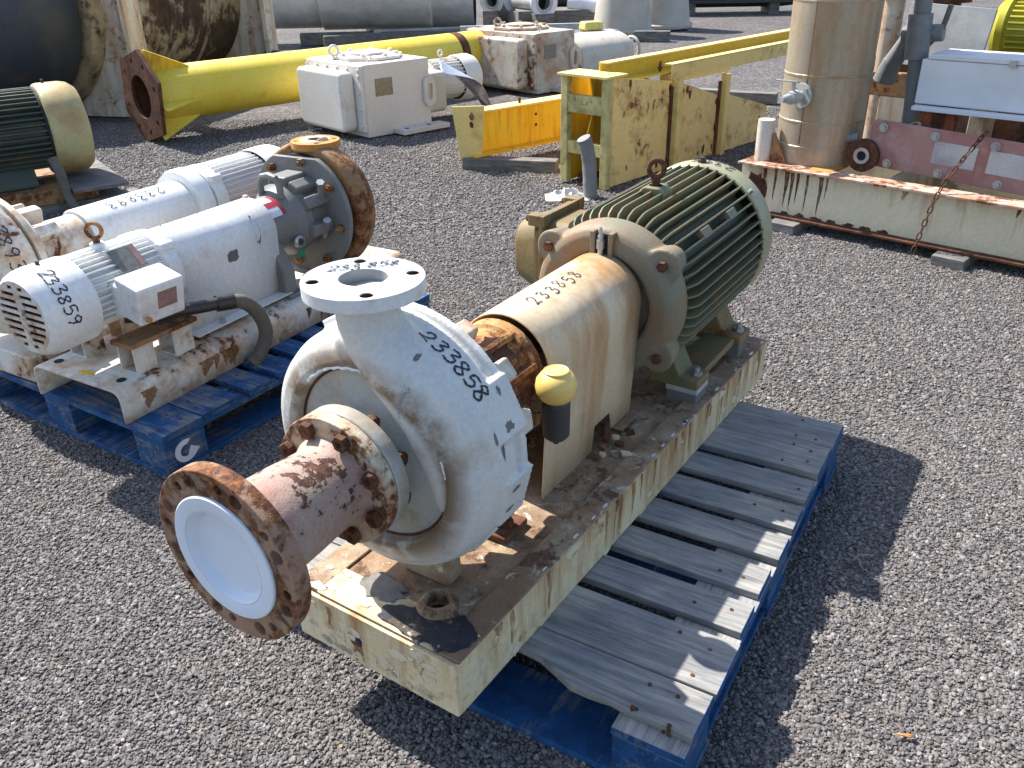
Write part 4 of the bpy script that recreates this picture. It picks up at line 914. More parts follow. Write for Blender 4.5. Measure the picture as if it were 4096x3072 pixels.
MB().box((0, 0, .15), (.35, .25, .30)).build('support_block', 'rust', vv, bevel=.01)
MB().tube([(-.05, 0, .68), (.10, -.02, .70), (.20, -.05, .62)], .022, 10).build('handle', 'tank_dark', vv)

# ------------------------------------------------------------------ yellow post lying on the gravel, hexagonal base plate
yp = thing('steel_post', 'yellow steel pipe post lying down with rusty hexagonal base plate and gussets', 'post', (-2.70, 6.66, 0), R(-46))
YZ = .335
hx = [(.37*math.cos(R(a)), .37*math.sin(R(a))) for a in (22, 78, 135, 202, 258, 315)]
hx = [(x*.98, z*.93) for x, z in hx]
ypp = MB().plate(hx, [circ(.155, 36)]+[circ(.020, 12, .27*math.cos(R(a)), .255*math.sin(R(a))) for a in (18, 60, 100, 140, 198, 240, 280, 320)], -.014, .014, 'y').build('base_plate', 'rust', yp, (0, 0, YZ))
pipe = MB().lathe([(.165, .016), (.198, .016), (.200, .02), (.200, 4.3), (.19, 4.32)], 64).build('pipe', 'yellow', yp, (0, 0, YZ))
MB().lathe([(.0, 1.2), (.19, 1.2), (.19, .02)], 36).build('pipe_inside', 'rust', yp, (0, 0, YZ))
MB().lathe([(.2003, 3.02), (.2012, 3.02), (.2012, 3.12), (.2003, 3.12)], 64).build('rust_ring', 'rust', pipe)
for a in (70, 160, 250, -10, -55):
    mb = MB(); pg = [(.016, .19), (.016, .355), (.03, .355), (.36, .205), (.36, .19)]
    P = []
    for s_ in (-.006, .006):
        for (y, r_) in pg: P.append(Matrix.Rotation(-R(a), 3, 'Y') @ Vector((r_, y, s_)))
    mb.add(P, [tuple(range(5)), tuple(range(9, 4, -1))]+[(i, 5+i, 5+(i+1) % 5, (i+1) % 5) for i in range(5)]).build('gusset', 'yellow_or' if a == 70 else 'yellow', yp, (0, 0, YZ))

# ------------------------------------------------------------------ gear boxes
def gearbox(name, label, loc, rz, mat, cover_mat, w, d, h_, motor=True):
    t = thing(name, label, 'gearbox', loc, rz, None)
    MB().box((w/2, d/2, h_/2+.012), (w, d, h_)).build('housing', mat, t, bevel=.008)
    MB().box((-.014, d/2, h_/2+.03), (.028, d-.01, h_-.05)).build('cover_flange', mat, t, bevel=.004)
    MB().prism([(y, z) for y, z in rrect(.085, .055, d-.04, h_-.035, .05)], -.150, -.027, 'x').build('end_cover', mat, t, bevel=.028, seg=4)
    for y in [.03+(d-.06)*i/5 for i in range(6)]:
        for z in (h_-.03,): MB().hexb((-.028, y, z), (-1, 0, 0), .014, .014).build('cover_bolt', mat, t)
    for z in (.10, .22, .34, .45):
        if z < h_-.05: MB().hexb((-.028, .03, z), (-1, 0, 0), .014, .014).build('cover_bolt', mat, t)
    pl = MB().prism([(w*.5+.27*math.cos(R(22.5+45*i))*1.0, d*.5+.30*math.sin(R(22.5+45*i))) for i in range(8)], h_+.015, h_+.038, 'z').build('top_plate', mat, t, bevel=.004)
    for i in range(8):
        a = R(45*i); MB().hexb((w*.5+.215*math.cos(a), d*.5+.24*math.sin(a), h_+.038), (0, 0, 1), .018, .022).build('plate_bolt', mat, pl)
    MB().lathe([(.13, .038), (.14, .055), (.12, .06), (.0, .055)], 28, (w*.5, d*.5, h_), (0, 0, 1)).build('inspection_cap', mat, pl)
    rg2 = [(.034*math.cos(R(a)), 0, .034*math.sin(R(a))) for a in range(0, 361, 15)]
    for (x, y) in ((.06, d*.62), (.10, .07)):
        s_ = 1 if x < .08 else .55
        MB().tube([(p[0]*s_, 0, p[2]*s_) for p in rg2], .011*s_, 8, False).cyl((0, 0, -.06*s_), (0, 0, -.03*s_), .014*s_, n=10).build('eyebolt', mat, t, (x, y, h_+.02+.055*s_), (0, 0, R(-20)))
    MB().box((.17, -.0015, h_-.155), (.155, .004, .125)).build('name_plate', 'plate_tag', t)
    lug = MB().plate(rrect(-.055, -.11, .055, .11, .05, 5), [rrect(-.022, -.06, .022, .06, .02, 4)], -.016, .016, 'y').build('lifting_lug', mat, t, (w-.02, -.018, h_*.55), bevel=.006)
    MB().prism([(w*.38, -.14), (w*1.12, -.14), (w*1.12, -.002), (w*.38, -.002)], .018, .052, 'z').build('foot', mat, t, bevel=.003)
    for x in (w*.5, w*.85): MB().cyl((x, -.075, .05), (x, -.075, .0535), .018, n=14).build('foot_hole', 'black', t)
    MB().box((w*.5, d+.06, .035), (w*.9, .14, .034)).build('foot', mat, t, bevel=.003)
    return t
g1 = gearbox('gearbox', 'clean white gearbox with rounded end cover and crumpled sheet metal at its motor', (-1.035, 6.585, 0), R(42), 'gbox', 'gbox', .60, .76, .52)
MB().prism(rrect(.10, .09, .64, .40, .04), .60, .84, 'x').build('bell_housing', 'gbox', g1, bevel=.01)
m1 = MB().cyl((.84, .36, .29), (1.15, .36, .29), .155, n=40).build('motor', 'gbox', g1)
ff = MB().prism([(.85, .145), (.85, .17), (1.14, .17), (1.14, .145)], -.004, .004, 'y').build('cooling_fin', 'gbox', m1, (0, .36, .29))
for i in range(1, 32):
    a = 360/32*i; d_ = (a+180) % 360-180
    if abs(d_) < 130: dup(ff, (0, .36, .29), (R(a), 0, 0))
MB().lathe([(.172, 1.135), (.182, 1.14), (.184, 1.27), (.17, 1.31), (.12, 1.325), (.0, 1.325)], 48, (0, .36, .29), (1, 0, 0)).build('fan_cover', 'gbox', m1)
MB().lathe([(.0, 1.13), (.172, 1.13), (.172, 1.16)], 40, (0, .36, .29), (1, 0, 0)).build('fan_gap', 'black', m1)
MB().tube([(1.0+.022*math.cos(R(a)), .36, .50+.022*math.sin(R(a))) for a in range(0, 361, 20)], .008, 8, False).build('eyebolt', 'gbox', m1)
# crumpled sheet leaning on it
cs = MB(); nu, nv = 16, 7; rgc = random.Random(4)
for i in range(nu):
    for j in range(nv):
        u = i/(nu-1); v = j/(nv-1)-.5
        x = .66+.62*u+.03*math.sin(9*u+5*v); z = .47-.45*u+.05*math.sin(6*u)+v*.10*math.cos(4*u); y = -.06-.06*math.sin(3*u)+v*(.18+.08*math.sin(7*u))+rgc.uniform(-.01, .01)
        cs.v.append((x, y, max(.012, z)))
cs.f = [(i*nv+j, (i+1)*nv+j, (i+1)*nv+j+1, i*nv+j+1) for i in range(nu-1) for j in range(nv-1)]
sh = cs.build('metal_sheet', 'foil', None, (-1.035, 6.585, 0), (0, 0, R(42)), solid=.003, sub=1)
tag(sh, 'crumpled shiny sheet metal leaning on the white gearbox motor', 'sheet metal')
g2 = gearbox('gearbox', 'rust-stained white gearbox with cream domed coupling cover', (.30, 8.42, 0), R(42), 'gbox_rust', 'gbox_cover', .50, .98, .535)
MB().prism([(.05, .02), (.70, .02), (.70, .30)]+[(.375+.325*math.cos(R(a)), .30+.16*math.sin(R(a))) for a in range(0, 181, 12)], .50, .56, 'x').build('bearing_cap', 'gbox_rust', g2, bevel=.01)
MB().cyl((.56, .40, .28), (.66, .40, .28), .22, n=36).build('shaft_seal', 'gbox_cover', g2)
MB().prism([(.02, .045), (.66, .045), (.66, .28)]+[(.34+.32*math.cos(R(a)), .28+.18*math.sin(R(a))) for a in range(0, 181, 10)]+[(.02, .28)], .64, 1.42, 'x').build('coupling_cover', 'gbox_cover', g2, bevel=.015)
MB().cyl((1.42, .34, .24), (1.60, .34, .24), .13, n=28).build('end_barrel', 'gbox_cover', g2)
MB().cyl((1.60, .34, .24), (1.66, .34, .24), .11, n=28).build('barrel_mouth', 'black', g2)
MB().tube([(1.74, .34+.11*math.cos(R(a)), .24+.12*math.sin(R(a))) for a in range(0, 361, 15)], .018, 8, False).build('ring_handle', 'gbox_cover', g2)
MB().box((1.05, .33, .018), (.6, .5, .035)).build('cover_base', 'w_old', g2)
yb = MB().box((0, 0, .045), (.22, .17, .085), tx=.92, ty=.92).build('yellow_block', 'yellow_block', None, (.90, 9.55, .46), (0, 0, R(20)), bevel=.02, seg=3)
tag(yb, 'small dull yellow block sitting behind the domed cover', 'block'); 
yst = tag(MB().box((0, 0, .228), (.5, .30, .455)).build('timber_stack', 'w_old', None, (.93, 9.60, 0), (0, 0, R(20)), bevel=.006), 'dark timber stack under the small yellow block', 'timber')

# ------------------------------------------------------------------ yellow beam on a timber
bm_ = thing('steel_beam', 'orange-yellow steel beam with tapered end plate resting on timber', 'beam', (-.24, 5.62, 0), R(38))
MB().prism([(-.075, .055), (.06, .055), (.105, .395), (-.105, .395)], -.012, .0, 'x').build('end_plate', 'yellow_pale', bm_, bevel=.002)
bm_.children[0].rotation_euler = (0, 0, R(54))
MB().box((.72, .03, .215), (1.44, .012, .25)).build('web', 'yellow_or', bm_)
MB().box((.72, .055, .346), (1.44, .13, .012)).build('top_flange', 'yellow_pale', bm_)
MB().box((.72, .005, .083), (1.44, .13, .012)).build('bottom_flange', 'yellow_or', bm_)
MB().cyl((.46, .05, .352), (.46, .05, .39), .009, n=8).build('stud', 'bolt', bm_)
for z in (.20, .27): MB().cyl((.58, .0235, z), (.58, .022, z), .010, n=10).build('web_hole', 'black', bm_)
for (z, x) in ((.335, -.05), (.335, .065)): 
    pass
hl = MB().cyl((-.05, -.0005, .335), (-.05, .0015, .335), .022, n=12)
for (yy, zz, rr) in ((-.055, .335, .026), (-.045, .285, .020), (.060, .330, .020)):
    MB().prism([(yy+a, zz+b) for a, b in blob(rr, 12, .25, int(zz*1000+yy*100))], -.0135, -.0118, 'x').build('rust_spot', 'rust', bm_.children[0])
tag(MB().box((0, 0, .038), (.62, .10, .074)).build('timber', 'w_old', None, (.02, 5.56, 0), (0, 0, R(-14)), bevel=.004), 'short grey timber under the yellow beam end', 'timber')

# ------------------------------------------------------------------ pale yellow housing frame
fr = thing('conveyor_housing', 'tall pale yellow rusty steel housing with open end and sloping side panel', 'housing', (.556, 4.99, 0), R(46))
# local x along the long side panel, y across the open end (away to the left)
WY = .30
for y in (.0, WY): MB().box((.022, y, .32), (.045, .05, .625)).build('corner_post', 'post_yellow', fr, bevel=.004)
MB().box((.07, WY/2, .6365), (.20, WY+.06, .012)).build('top_plate', 'yellow_pale', fr)
MB().box((.022, WY/2, .475), (.03, WY-.05, .10)).build('cross_rail', 'post_yellow', fr)
MB().box((.022, WY/2, .225), (.03, WY-.05, .07)).build('cross_rail', 'post_yellow', fr)
MB().prism([(.05, .012), (1.85, .012), (1.85, .20), (.72, .535), (.05, .63)], -.006, .002, 'y').build('side_panel', 'yellow_rust', fr)
MB().prism([(.05, .012), (1.85, .012), (1.85, .20), (.72, .535), (.05, .63)], WY, WY+.006, 'y').build('side_panel', 'yellow_or', fr)
MB().prism([(.06, .30), (.12, .45), (.08, .62), (.3, .62), (.9, .45), (.9, .06), (.06, .06)], WY*.55, WY*.55+.01, 'y').build('inner_plate', 'yellow_or', fr)
MB().box((.30, WY*.5, .24), (.012, WY-.02, .46)).build('shade_back', 'rust', fr)  # plate added to darken the open end; its rust colour stands for shade
MB().box((.5, WY*.5, .03), (.8, WY*.8, .02)).build('shade_floor', 'rust', fr)  # dark floor added so the interior reads as shaded
for x, zt_ in ((.685, .56), (1.245, .525)):
    MB().box((x, -.032, zt_/2), (.050, .045, zt_)).build('upright', 'yellow_pale', fr, bevel=.003)
    MB().box((x-.035, -.012, zt_*.46), (.03, .012, zt_*.9)).build('upright_shadow_gap', 'rust', fr)  # rust-coloured strip, both edge rust and a painted-in shadow gap
MB().prism([(1.25, .012), (1.86, .012), (1.86, .24), (1.25, .40)], -.02, -.008, 'y').build('end_panel', 'yellow_rust', fr)
for y0 in (.0,):
    MB().box((1.55, -.035, .60), (1.90, .010, .085)).build('channel_web', 'yellow_pale', fr)
    MB().box((1.55, -.010, .6435), (1.90, .06, .008)).build('channel_flange', 'yellow_pale', fr)
MB().box((1.50, .16, .635), (2.7, .010, .10)).build('angle_web', 'yellow', fr)
MB().box((1.50, .13, .689), (2.7, .07, .008)).build('angle_flange', 'yellow_pale', fr)
MB().box((1.50, .09, .588), (2.7, .13, .008)).build('channel_base', 'yellow', fr)
MB().cyl((.60, .05, .60), (.60, .05, .66), .008, n=8).hexb((.60, .05, .615), (0, 0, 1), .016, .014).build('stud', 'bolt', fr)
MB().box((1.0, .04, .555), (.7, .08, .05)).build('rail_support', 'yellow_pale', fr)
rk = random.Random(31)
for k_ in range(26):
    x = rk.choice([rk.uniform(.06, .66), rk.uniform(.72, 1.2), .64, .73, 1.2]); zt_ = .63-(x-.05)*.142 if x < .72 else .535-(x-.72)*.296
    z = rk.choice([zt_-.03, zt_-.05, rk.uniform(.08, zt_-.04), .06])
    MB().prism([(x+a, max(.014, min(zt_-.004, z+b))) for a, b in blob(rk.uniform(.007, .022), 11, .45, 400+k_, .8, 1.5)], -.0068, -.0060, 'y').build('rust_spot', 'rust', fr)
# grey hose end standing by the frame, plastic film at its foot
hp = spline([(.475, 4.86, .0), (.47, 4.87, .12), (.462, 4.88, .22), (.445, 4.875, .30), (.43, 4.87, .335)], 6)
ho = MB().tube(hp, [.041, .041, .040, .040]*6+[.04]*(len(hp)-24) if len(hp) > 24 else .041, 18).build('hose', 'grey_pipe', None); tag(ho, 'grey rubber hose end standing up beside the pale yellow frame', 'hose')
fm_ = MB(); rgf = random.Random(12); nu = 14
for i in range(nu):
    for j in range(nu):
        u, v = i/(nu-1)-.5, j/(nu-1)-.5; rr = max(0, 1-4*(u*u+v*v)); fm_.v.append((.335+u*.24, 4.86+v*.16, .006+rr*rgf.uniform(.02, .065)))
fm_.f = [(i*nu+j, (i+1)*nu+j, (i+1)*nu+j+1, i*nu+j+1) for i in range(nu-1) for j in range(nu-1)]
tag(fm_.build('plastic_film', 'film', None, sharp=20), 'crumpled clear plastic film on gravel at the foot of the frame', 'plastic film')
tb_ = thing('timber', 'pair of grey timbers lying on gravel behind the pale yellow frame', 'timber', (1.82, 7.93, 0), R(-24))
MB().box((-.25, 0, .055), (.75, .11, .10)).build('timber_piece', 'w_old', tb_, bevel=.004)
MB().box((.36, .01, .05), (.44, .11, .09)).build('timber_piece', 'w_old', tb_, bevel=.004)

# ------------------------------------------------------------------ right-hand process skid
sk = thing('process_skid', 'rust-streaked cream I-beam skid frame carrying the beige column', 'skid', (1.335, 4.255, 0), R(-43.6))
ZB, ZT = .05, .300
LX0, LX1 = -.21, 1.75
MB().box(((LX0+LX1)/2, .055, (ZB+ZT)/2), (LX1-LX0, .010, ZT-ZB-.02)).build('beam_web', 'beam_cream', sk)
MB().box(((LX0+LX1)/2, .055, ZT-.006), (LX1-LX0, .115, .012)).build('beam_top_flange', 'beam_rusty', sk, bevel=.002)
MB().box(((LX0+LX1)/2, .055, ZB+.006), (LX1-LX0, .115, .012)).build('beam_bottom_flange', 'rust', sk, bevel=.002)
MB().box(((LX0+LX1)/2, .80, (ZB+ZT)/2), (LX1-LX0, .010, ZT-ZB)).build('beam_web', 'beam_cream', sk)
MB().box((LX0+.006, .43, (ZB+ZT)/2), (.012, .74, ZT-ZB-.02)).build('end_beam_web', 'beam_cream', sk)
MB().box((LX0+.055, .43, ZT-.0055), (.11, .63, .012)).build('end_beam_flange', 'beam_rusty', sk)
MB().box((.20, .16, ZT-.0045), (.11, .22, .012)).build('lug_plate', 'rust_orange', sk)
MB().box((.90, .24, ZT-.07), (1.2, .26, .012)).build('drip_pan', 'panel_worn', sk)
for x in (.5, 1.1, 1.6): MB().box((x, .43, .18), (.010, .74, .22)).build('cross_member', 'beam_cream', sk)
for x in (.1, .9, 1.6): MB().box((x, .30, .0245), (.14, .75, .047)).build('support_timber', 'w_old', sk, bevel=.004)
MB().cyl((-.135, .115, ZT), (-.135, .115, ZT+.20), .042, n=24).build('pipe_stub', 'white_rusty2', sk)
MB().prism([(-.096, ZT), (.0, ZT), (-.086, ZT+.14)], .105, .125, 'y').build('stub_gusset', 'rust_cast', sk)
for (x, ln, w) in ((-.02, .17, .016), (.04, .20, .022), (.07, .21, .018), (.10, .17, .014), (.15, .20, .016), (.22, .21, .024), (.25, .12, .012), (-.08, .12, .02), (.62, .06, .03), (1.1, .05, .02)):
    rust_run(sk, .0494, x, ZT-.0125, ln, w, 'stain_brown', axis='y')
MB().prism([(x-.13, z+.14) for x, z in blob(.09, 22, .22, 5, .75, 1.25)], .0488, .0497, 'y').build('rust_patch', 'rust', sk)
for k_ in range(7): MB().prism([(x+.05+k_*.085, z+.066) for x, z in blob(.016, 12, .4, 300+k_, 1.6, .7)], .0488, .0497, 'y').build('rust_patch', 'rust', sk)
# column
cx_, cy_ = .085, .37
cl = thing('storage_column', 'tall beige clad vertical column with a ball valve, standing on the rusty skid', 'column', (1.335-.115, 4.255+.0, 0), R(-43.6))
ZC = ZT+.0015
MB().lathe([(.0, .0), (.205, .0), (.205, .06), (.206, .065), (.206, 1.62), (.0, 1.63)], 72, (cx_+.06, cy_+.02, ZC), (0, 0, 1)).build('shell', 'beige', cl)
for z in (.085, .205, .42, .75): MB().lathe([(.206, z-.006), (.2085, z-.004), (.2085, z+.004), (.206, z+.006)], 72, (cx_+.06, cy_+.02, ZC), (0, 0, 1)).build('band', 'beige', cl)
a = R(-92); MB().box((cx_+.06+.2068*math.cos(a), cy_+.02+.2068*math.sin(a), ZC+.8), (.003, .004, 1.4), (0, 0, a)).build('seam', 'rust_cast', cl)
va_ = R(-97); vx, vy = math.cos(va_), math.sin(va_); vc = Vector((cx_+.06, cy_+.02, ZC+.33)); vd = Vector((vx, vy, 0))
MB().lathe([(.0, .0), (.058, .0), (.058, .016), (.0, .016)], 28, vc+vd*.203, vd).build('valve_flange', 'stainless', cl)
for i in range(4):
    q = R(45+90*i); px_ = Vector((-vy, vx, 0)); MB().hexb(vc+vd*.219+px_*(.042*math.cos(q))+Vector((0, 0, .042*math.sin(q))), vd, .009, .008).build('flange_bolt', 'zinc', cl)
vb_ = MB().cyl(vc+vd*.219, vc+vd*.255, .022, n=16).cyl(vc+vd*.255, vc+vd*.315, .033, .030, 20).cyl(vc+vd*.315, vc+vd*.355, .022, .016, 16).cyl(vc+vd*.355, vc+vd*.375, .013, n=12).build('ball_valve', 'stainless', cl)
MB().cyl(vc+vd*.285+Vector((0, 0, .03)), vc+vd*.285+Vector((0, 0, .07)), .009, n=10).box(vc+vd*.285+Vector((-.035, 0, .073)), (.12, .018, .006)).build('valve_lever', 'zinc', vb_)
# plate exchanger
px = thing('plate_exchanger', 'faded pink bolted plate with two metal tags on the rusty skid', 'heat exchanger', (1.335, 4.255, 0), R(-43.6))
TZ = (0, R(2.5), R(-1))
MB().prism(rrect(.0, .0, 1.20, .215, .02, 3), -.02, .0, 'y').build('cover_plate', 'pink', px, (.345, .245, .325), TZ, bevel=.003)
MB().box((.6, .06, .10), (1.18, .09, .16)).build('core', 'rust', px, (.345, .245, .325), TZ)
for x in (.06, .30, .56, .82, 1.08):
    for z, o_ in ((.185, 0), (.025, .05)):
        MB().lathe([(.0, .0), (.021, .0), (.021, .005), (.0, .005)], 18, (x+o_, -.0205, z), (0, -1, 0)).hexb((x+o_, -.0255, z), (0, -1, 0), .012, .012).build('plate_bolt', 'zinc', px, (.345, .245, .325), TZ)
for x0 in (.30, .545): MB().box((x0+.10, -.0215, .115), (.20 if x0 > .5 else .19, .002, .10)).build('metal_tag', 'panel_worn', px, (.345, .245, .325), TZ)
for x0 in (-.005, 1.03):
    MB().lathe([(.022, -.02), (.028, -.046), (.040, -.046), (.042, -.038), (.078, -.038), (.078, -.015), (.0, -.015)], 36, (x0, -.012, .045), (0, 1, 0)).build('port_flange', 'rust', px, (.345, .245, .325), TZ)
    MB().lathe([(.023, -.02), (.023, -.0465), (.039, -.0468), (.041, -.039)], 28, (x0, -.012, .045), (0, 1, 0)).build('port_ring', 'zinc', px, (.345, .245, .325), TZ)
    MB().lathe([(.0, -.03), (.023, -.03)], 20, (x0, -.012, .045), (0, 1, 0)).build('port_mouth', 'black', px, (.345, .245, .325), TZ)
MB().cyl((-.06, .0, .115), (-.14, -.02, .10), .026, n=16).build('pipe_stub', 'grey_pipe', px, (.345, .245, .325), TZ)
# chain: every link a piece
ch = thing('chain', 'rusty steel chain hanging over the skid beam in front of the pink plate', 'chain', (1.335, 4.255, 0), R(-43.6))
lk = MB(); lp = [(.009*math.cos(R(a)), 0, .009*math.sin(R(a))+(.008 if math.sin(R(a)) > 0 else -.008)) for a in range(0, 360, 30)]; lk.tube(lp+[lp[0]], .0032, 6, False)
l0 = None; cpth = spline([(.86, .20, .535), (.845, .165, .50), (.815, .09, .42), (.79, .015, .34), (.77, -.020, .24), (.755, -.035, .14), (.74, -.05, .035)], 10)
acc = 0; last = None; li = 0
for i in range(len(cpth)-1):
    p, q = cpth[i], cpth[i+1]
    if last is None or (p-last).length > .0235:
        d = (q-p).normalized(); rot = d.to_track_quat('Z', 'Y').to_matrix().to_4x4() @ Matrix.Rotation(PI/2*(li % 2)+.3, 4, 'Z')
        if l0 is None: l0 = lk.build('chain_link', 'bolt', ch); o = l0; o.location = p
        else: o = dup(l0, p)
        o.rotation_euler = rot.to_euler(); last = p; li += 1
rm_ = thing('pump_machinery', 'dark rusty pipework and machinery behind the beige column', 'machinery', (1.335, 4.255, 0), R(-43.6))
MB().box((.15, 1.45, .35), (.55, .40, .70)).build('block', 'rust', rm_, bevel=.01)
MB().cyl((-.05, 1.30, .0), (-.05, 1.30, 1.5), .06, n=18).build('riser', 'white_rusty2', rm_)
MB().cyl((.22, 1.35, .70), (.22, 1.35, 1.5), .07, n=18).build('riser', 'dark_metal', rm_)
for z in (.78, .98): MB().lathe([(.0, 0), (.12, 0), (.12, .03), (.0, .03)], 24, (.22, 1.35, z), (0, 0, 1)).build('flange', 'rust', rm_)
MB().cyl((-.1, 1.25, 1.05), (.75, 1.25, 1.05), .045, n=16).build('cross_pipe', 'rust_cast', rm_)
MB().cyl((.08, 1.15, .55), (.08, 1.05, .55), .055, n=16).build('elbow', 'dark_metal', rm_)
# enclosures, pipework and yellow motor on the same skid
en = thing('control_box', 'grey-white metal enclosure box with hinged lid above the pink plate', 'enclosure', (1.335, 4.255, 0), R(-43.6))
MB().box((.98, .52, .70), (1.02, .26, .20)).build('box_body', 'panel', en, bevel=.006)
MB().box((.99, .52, .812), (.98, .27, .022)).build('box_lid', 'panel', en, bevel=.004)
MB().box((.86, .383, .805), (.03, .012, .03)).build('latch', 'zinc', en)
for x in (.56, .95, 1.40): MB().box((x, .50, .45), (.05, .05, .31)).build('box_leg', 'rust', en)
MB().box((.98, .36, .588), (1.0, .05, .02)).build('front_rail', 'label_white', en, bevel=.003)
pn = thing('worn_panel', 'worn grey sheet panel leaning behind the enclosure box', 'panel', (1.335, 4.255, 0), R(-43.6))
MB().box((.385, .90, .845), (.41, .02, .30), (R(-10), R(3), 0)).build('sheet', 'panel_worn', pn, bevel=.002)
MB().box((.25, .90, .60), (.9, .06, .12)).build('rusty_rail', 'rust_cast', pn, bevel=.004)
MB().box((.20, .92, .27), (.16, .10, .54)).build('white_post', 'white_rusty2', pn, bevel=.004)
MB().box((.62, 1.0, .35), (.10, .10, .68)).build('white_post', 'white_rusty2', pn, bevel=.004)
gp_ = thing('grey_pipe', 'grey coated vertical pipe with flanged valve beside the beige column', 'pipe', (1.335, 4.255, 0), R(-43.6))
MB().tube([(.43, .52, .30), (.42, .52, .55), (.395, .53, .80), (.375, .53, 1.1), (.36, .53, 1.4)], [.036, .037, .037, .040, .040], 20).build('pipe', 'grey_pipe', gp_)
MB().cyl((.392, .53, .78), (.378, .53, .98), .055, n=20).cyl((.30, .56, .88), (.48, .58, .90), .04, n=16).build('coupling', 'grey_pipe', gp_)
MB().cyl((.26, .58, .74), (.34, .56, .88), .045, .04, 16).cyl((.235, .59, .66), (.265, .58, .76), .055, .045, 16).build('elbow', 'grey_pipe', gp_)
MB().cyl((.43, .52, .301), (.43, .52, .36), .085, .06, 20).build('boot', 'grey_pipe', gp_)
MB().cyl((.545, .42, .36), (.50, .36, .50), .034, n=18).build('open_pipe', 'grey_pipe', gp_)
MB().lathe([(.022, .0), (.034, .0), (.034, .006), (.022, .006)], 20, (.50, .36, .50), (-.25, -.35, .85)).build('pipe_mouth', 'cap_yellow', gp_)
hw = spline([(.25, .62, .88), (.36, .60, .80), (.46, .58, .90), (.49, .58, 1.02)], 6); MB().tube(hw, .013, 10).build('cable', 'rubber', gp_)
ym = thing('electric_motor', 'olive yellow finned motor at the far end of the skid', 'motor', (1.335, 4.255, 0), R(-43.6))
mo = MB().cyl((.60, 1.20, .87), (1.2, 1.20, .87), .125, n=40).build('motor_frame', 'olive', ym)
of = MB().prism([(.62, .12), (.62, .145), (1.18, .145), (1.18, .12)], -.004, .004, 'y').build('cooling_fin', 'olive', mo, (0, 1.20, .87))
for i in range(1, 30): dup(of, (0, 1.20, .87), (R(12*i), 0, 0))
MB().lathe([(.0, .52), (.08, .525), (.13, .545), (.15, .57), (.15, .60), (.12, .61)], 40, (0, 1.20, .87), (1, 0, 0)).build('end_bell', 'olive', mo)
MB().box((.9, 1.20, .37), (.55, .25, .74)).build('pedestal', 'rust', ym, bevel=.01)

# ------------------------------------------------------------------ far things
st = thing('steel_vessel', 'stainless cylinder vessel with flat end and drain valve on timbers', 'vessel', (-1.05, 13.55, 0), R(6))
MB().lathe([(.0, .0), (.43, .0), (.44, .01), (.44, 1.55), (.36, 1.6), (.0, 1.6)], 56, (0, 0, .62), (-1, .05, 0)).build('shell', 'stainless', st)
MB().lathe([(.36, 1.58), (.37, 1.6), (.36, 3.2), (.0, 3.2)], 48, (0, 0, .58), (-1, .05, 0)).build('neck', 'stainless', st)
MB().lathe([(.42, 2.6), (.43, 2.62), (.43, 2.9), (.42, 2.92)], 48, (0, 0, .58), (-1, .05, 0)).build('rusty_band', 'rust_cast', st)
MB().cyl((.0, 0, .68), (.42, -.05, .66), .022, n=10).cyl((.2, -.03, .67), (.28, -.04, .67), .06, n=10).build('drain_valve', 'zinc', st)
MB().cyl((-.95, -.42, .78), (-.95, -.52, .80), .045, n=12).build('port', 'stainless', st)
MB().box((-.2, -.25, .17), (1.3, .06, .05)).build('white_board', 'panel_worn', st)
for (x, y, r_) in ((-.4, -.35, 8), (-.75, -.1, -3)): MB().box((x, y-.1, .085), (2.3, .16, .16), (0, 0, R(r_))).build('timber', 'w_old', st, bevel=.006)
pt_ = thing('steel_pipe', 'wide open-ended steel pipe lying behind the stainless vessel', 'pipe', (-.45, 14.5, 0), R(4))
MB().lathe([(.37, .0), (.40, .0), (.40, 1.7), (.0, 1.7)], 48, (0, 0, .45), (-1, .1, 0)).build('shell', 'stainless', pt_)
MB().lathe([(.0, .35), (.37, .35), (.37, .0)], 40, (0, 0, .45), (-1, .1, 0)).build('pipe_inside', 'black', pt_)
MB().box((-.5, -.2, .035), (1.2, .12, .07)).build('timber', 'w_old', pt_)
for i, (x, y, rz, lb_) in enumerate(((.42, 14.9, 25, 'flanged pipe spool with white ring flange facing the yard'), (.95, 15.6, 70, 'pipe spool with dark bolted flange beside the white cone'), (1.45, 16.2, 10, 'grey pipe spool stacked furthest back near the cones'), (.05, 15.8, -30, 'grey pipe spool lying crosswise behind the ring-flanged one'), (.75, 16.6, 100, 'dark bolted spool lying lengthwise at the very back'))):
    t = thing('pipe_spool', lb_, 'pipe', (x, y, 0), R(rz))
    MB().lathe([(.12, -.5), (.15, -.5), (.15, .5), (.12, .5)], 28, (0, 0, .42), (0, 1, 0)).build('pipe', ['stainless', 'dark_metal', 'stainless', 'stainless', 'dark_metal'][i], t)
    for y_ in (-.5, .48): MB().lathe([(.11, 0), (.23, 0), (.23, .04), (.11, .04)], 28, (0, y_, .42), (0, 1, 0)).build('flange', ['label_white', 'dark_metal', 'stainless', 'stainless', 'rust'][i], t)
    MB().lathe([(.0, -.30), (.125, -.30)], 24, (0, 0, .42), (0, 1, 0)).build('pipe_inside', 'black', t)
    MB().box((0, 0, .13), (.3, 1.1, .26)).build('crate', 'w_old', t, bevel=.01)
wc = tag(MB().lathe([(.02, .0), (.16, .05), (.19, .25), (.12, .5), (.0, .6)], 24, (0, 0, 0), (.8, -.5, -.2)).build('white_reducer', 'label_white', None, (1.05, 14.95, .42)), 'glossy white cone reducer resting on the spool crates', 'pipe fitting')
cr = tag(MB().box((0, 0, .15), (1.9, .7, .29)).build('timber_rack', 'w_old', None, (1.15, 14.95, 0), (0, 0, R(4)), bevel=.01), 'low dark timber rack holding the pipe fittings', 'rack')
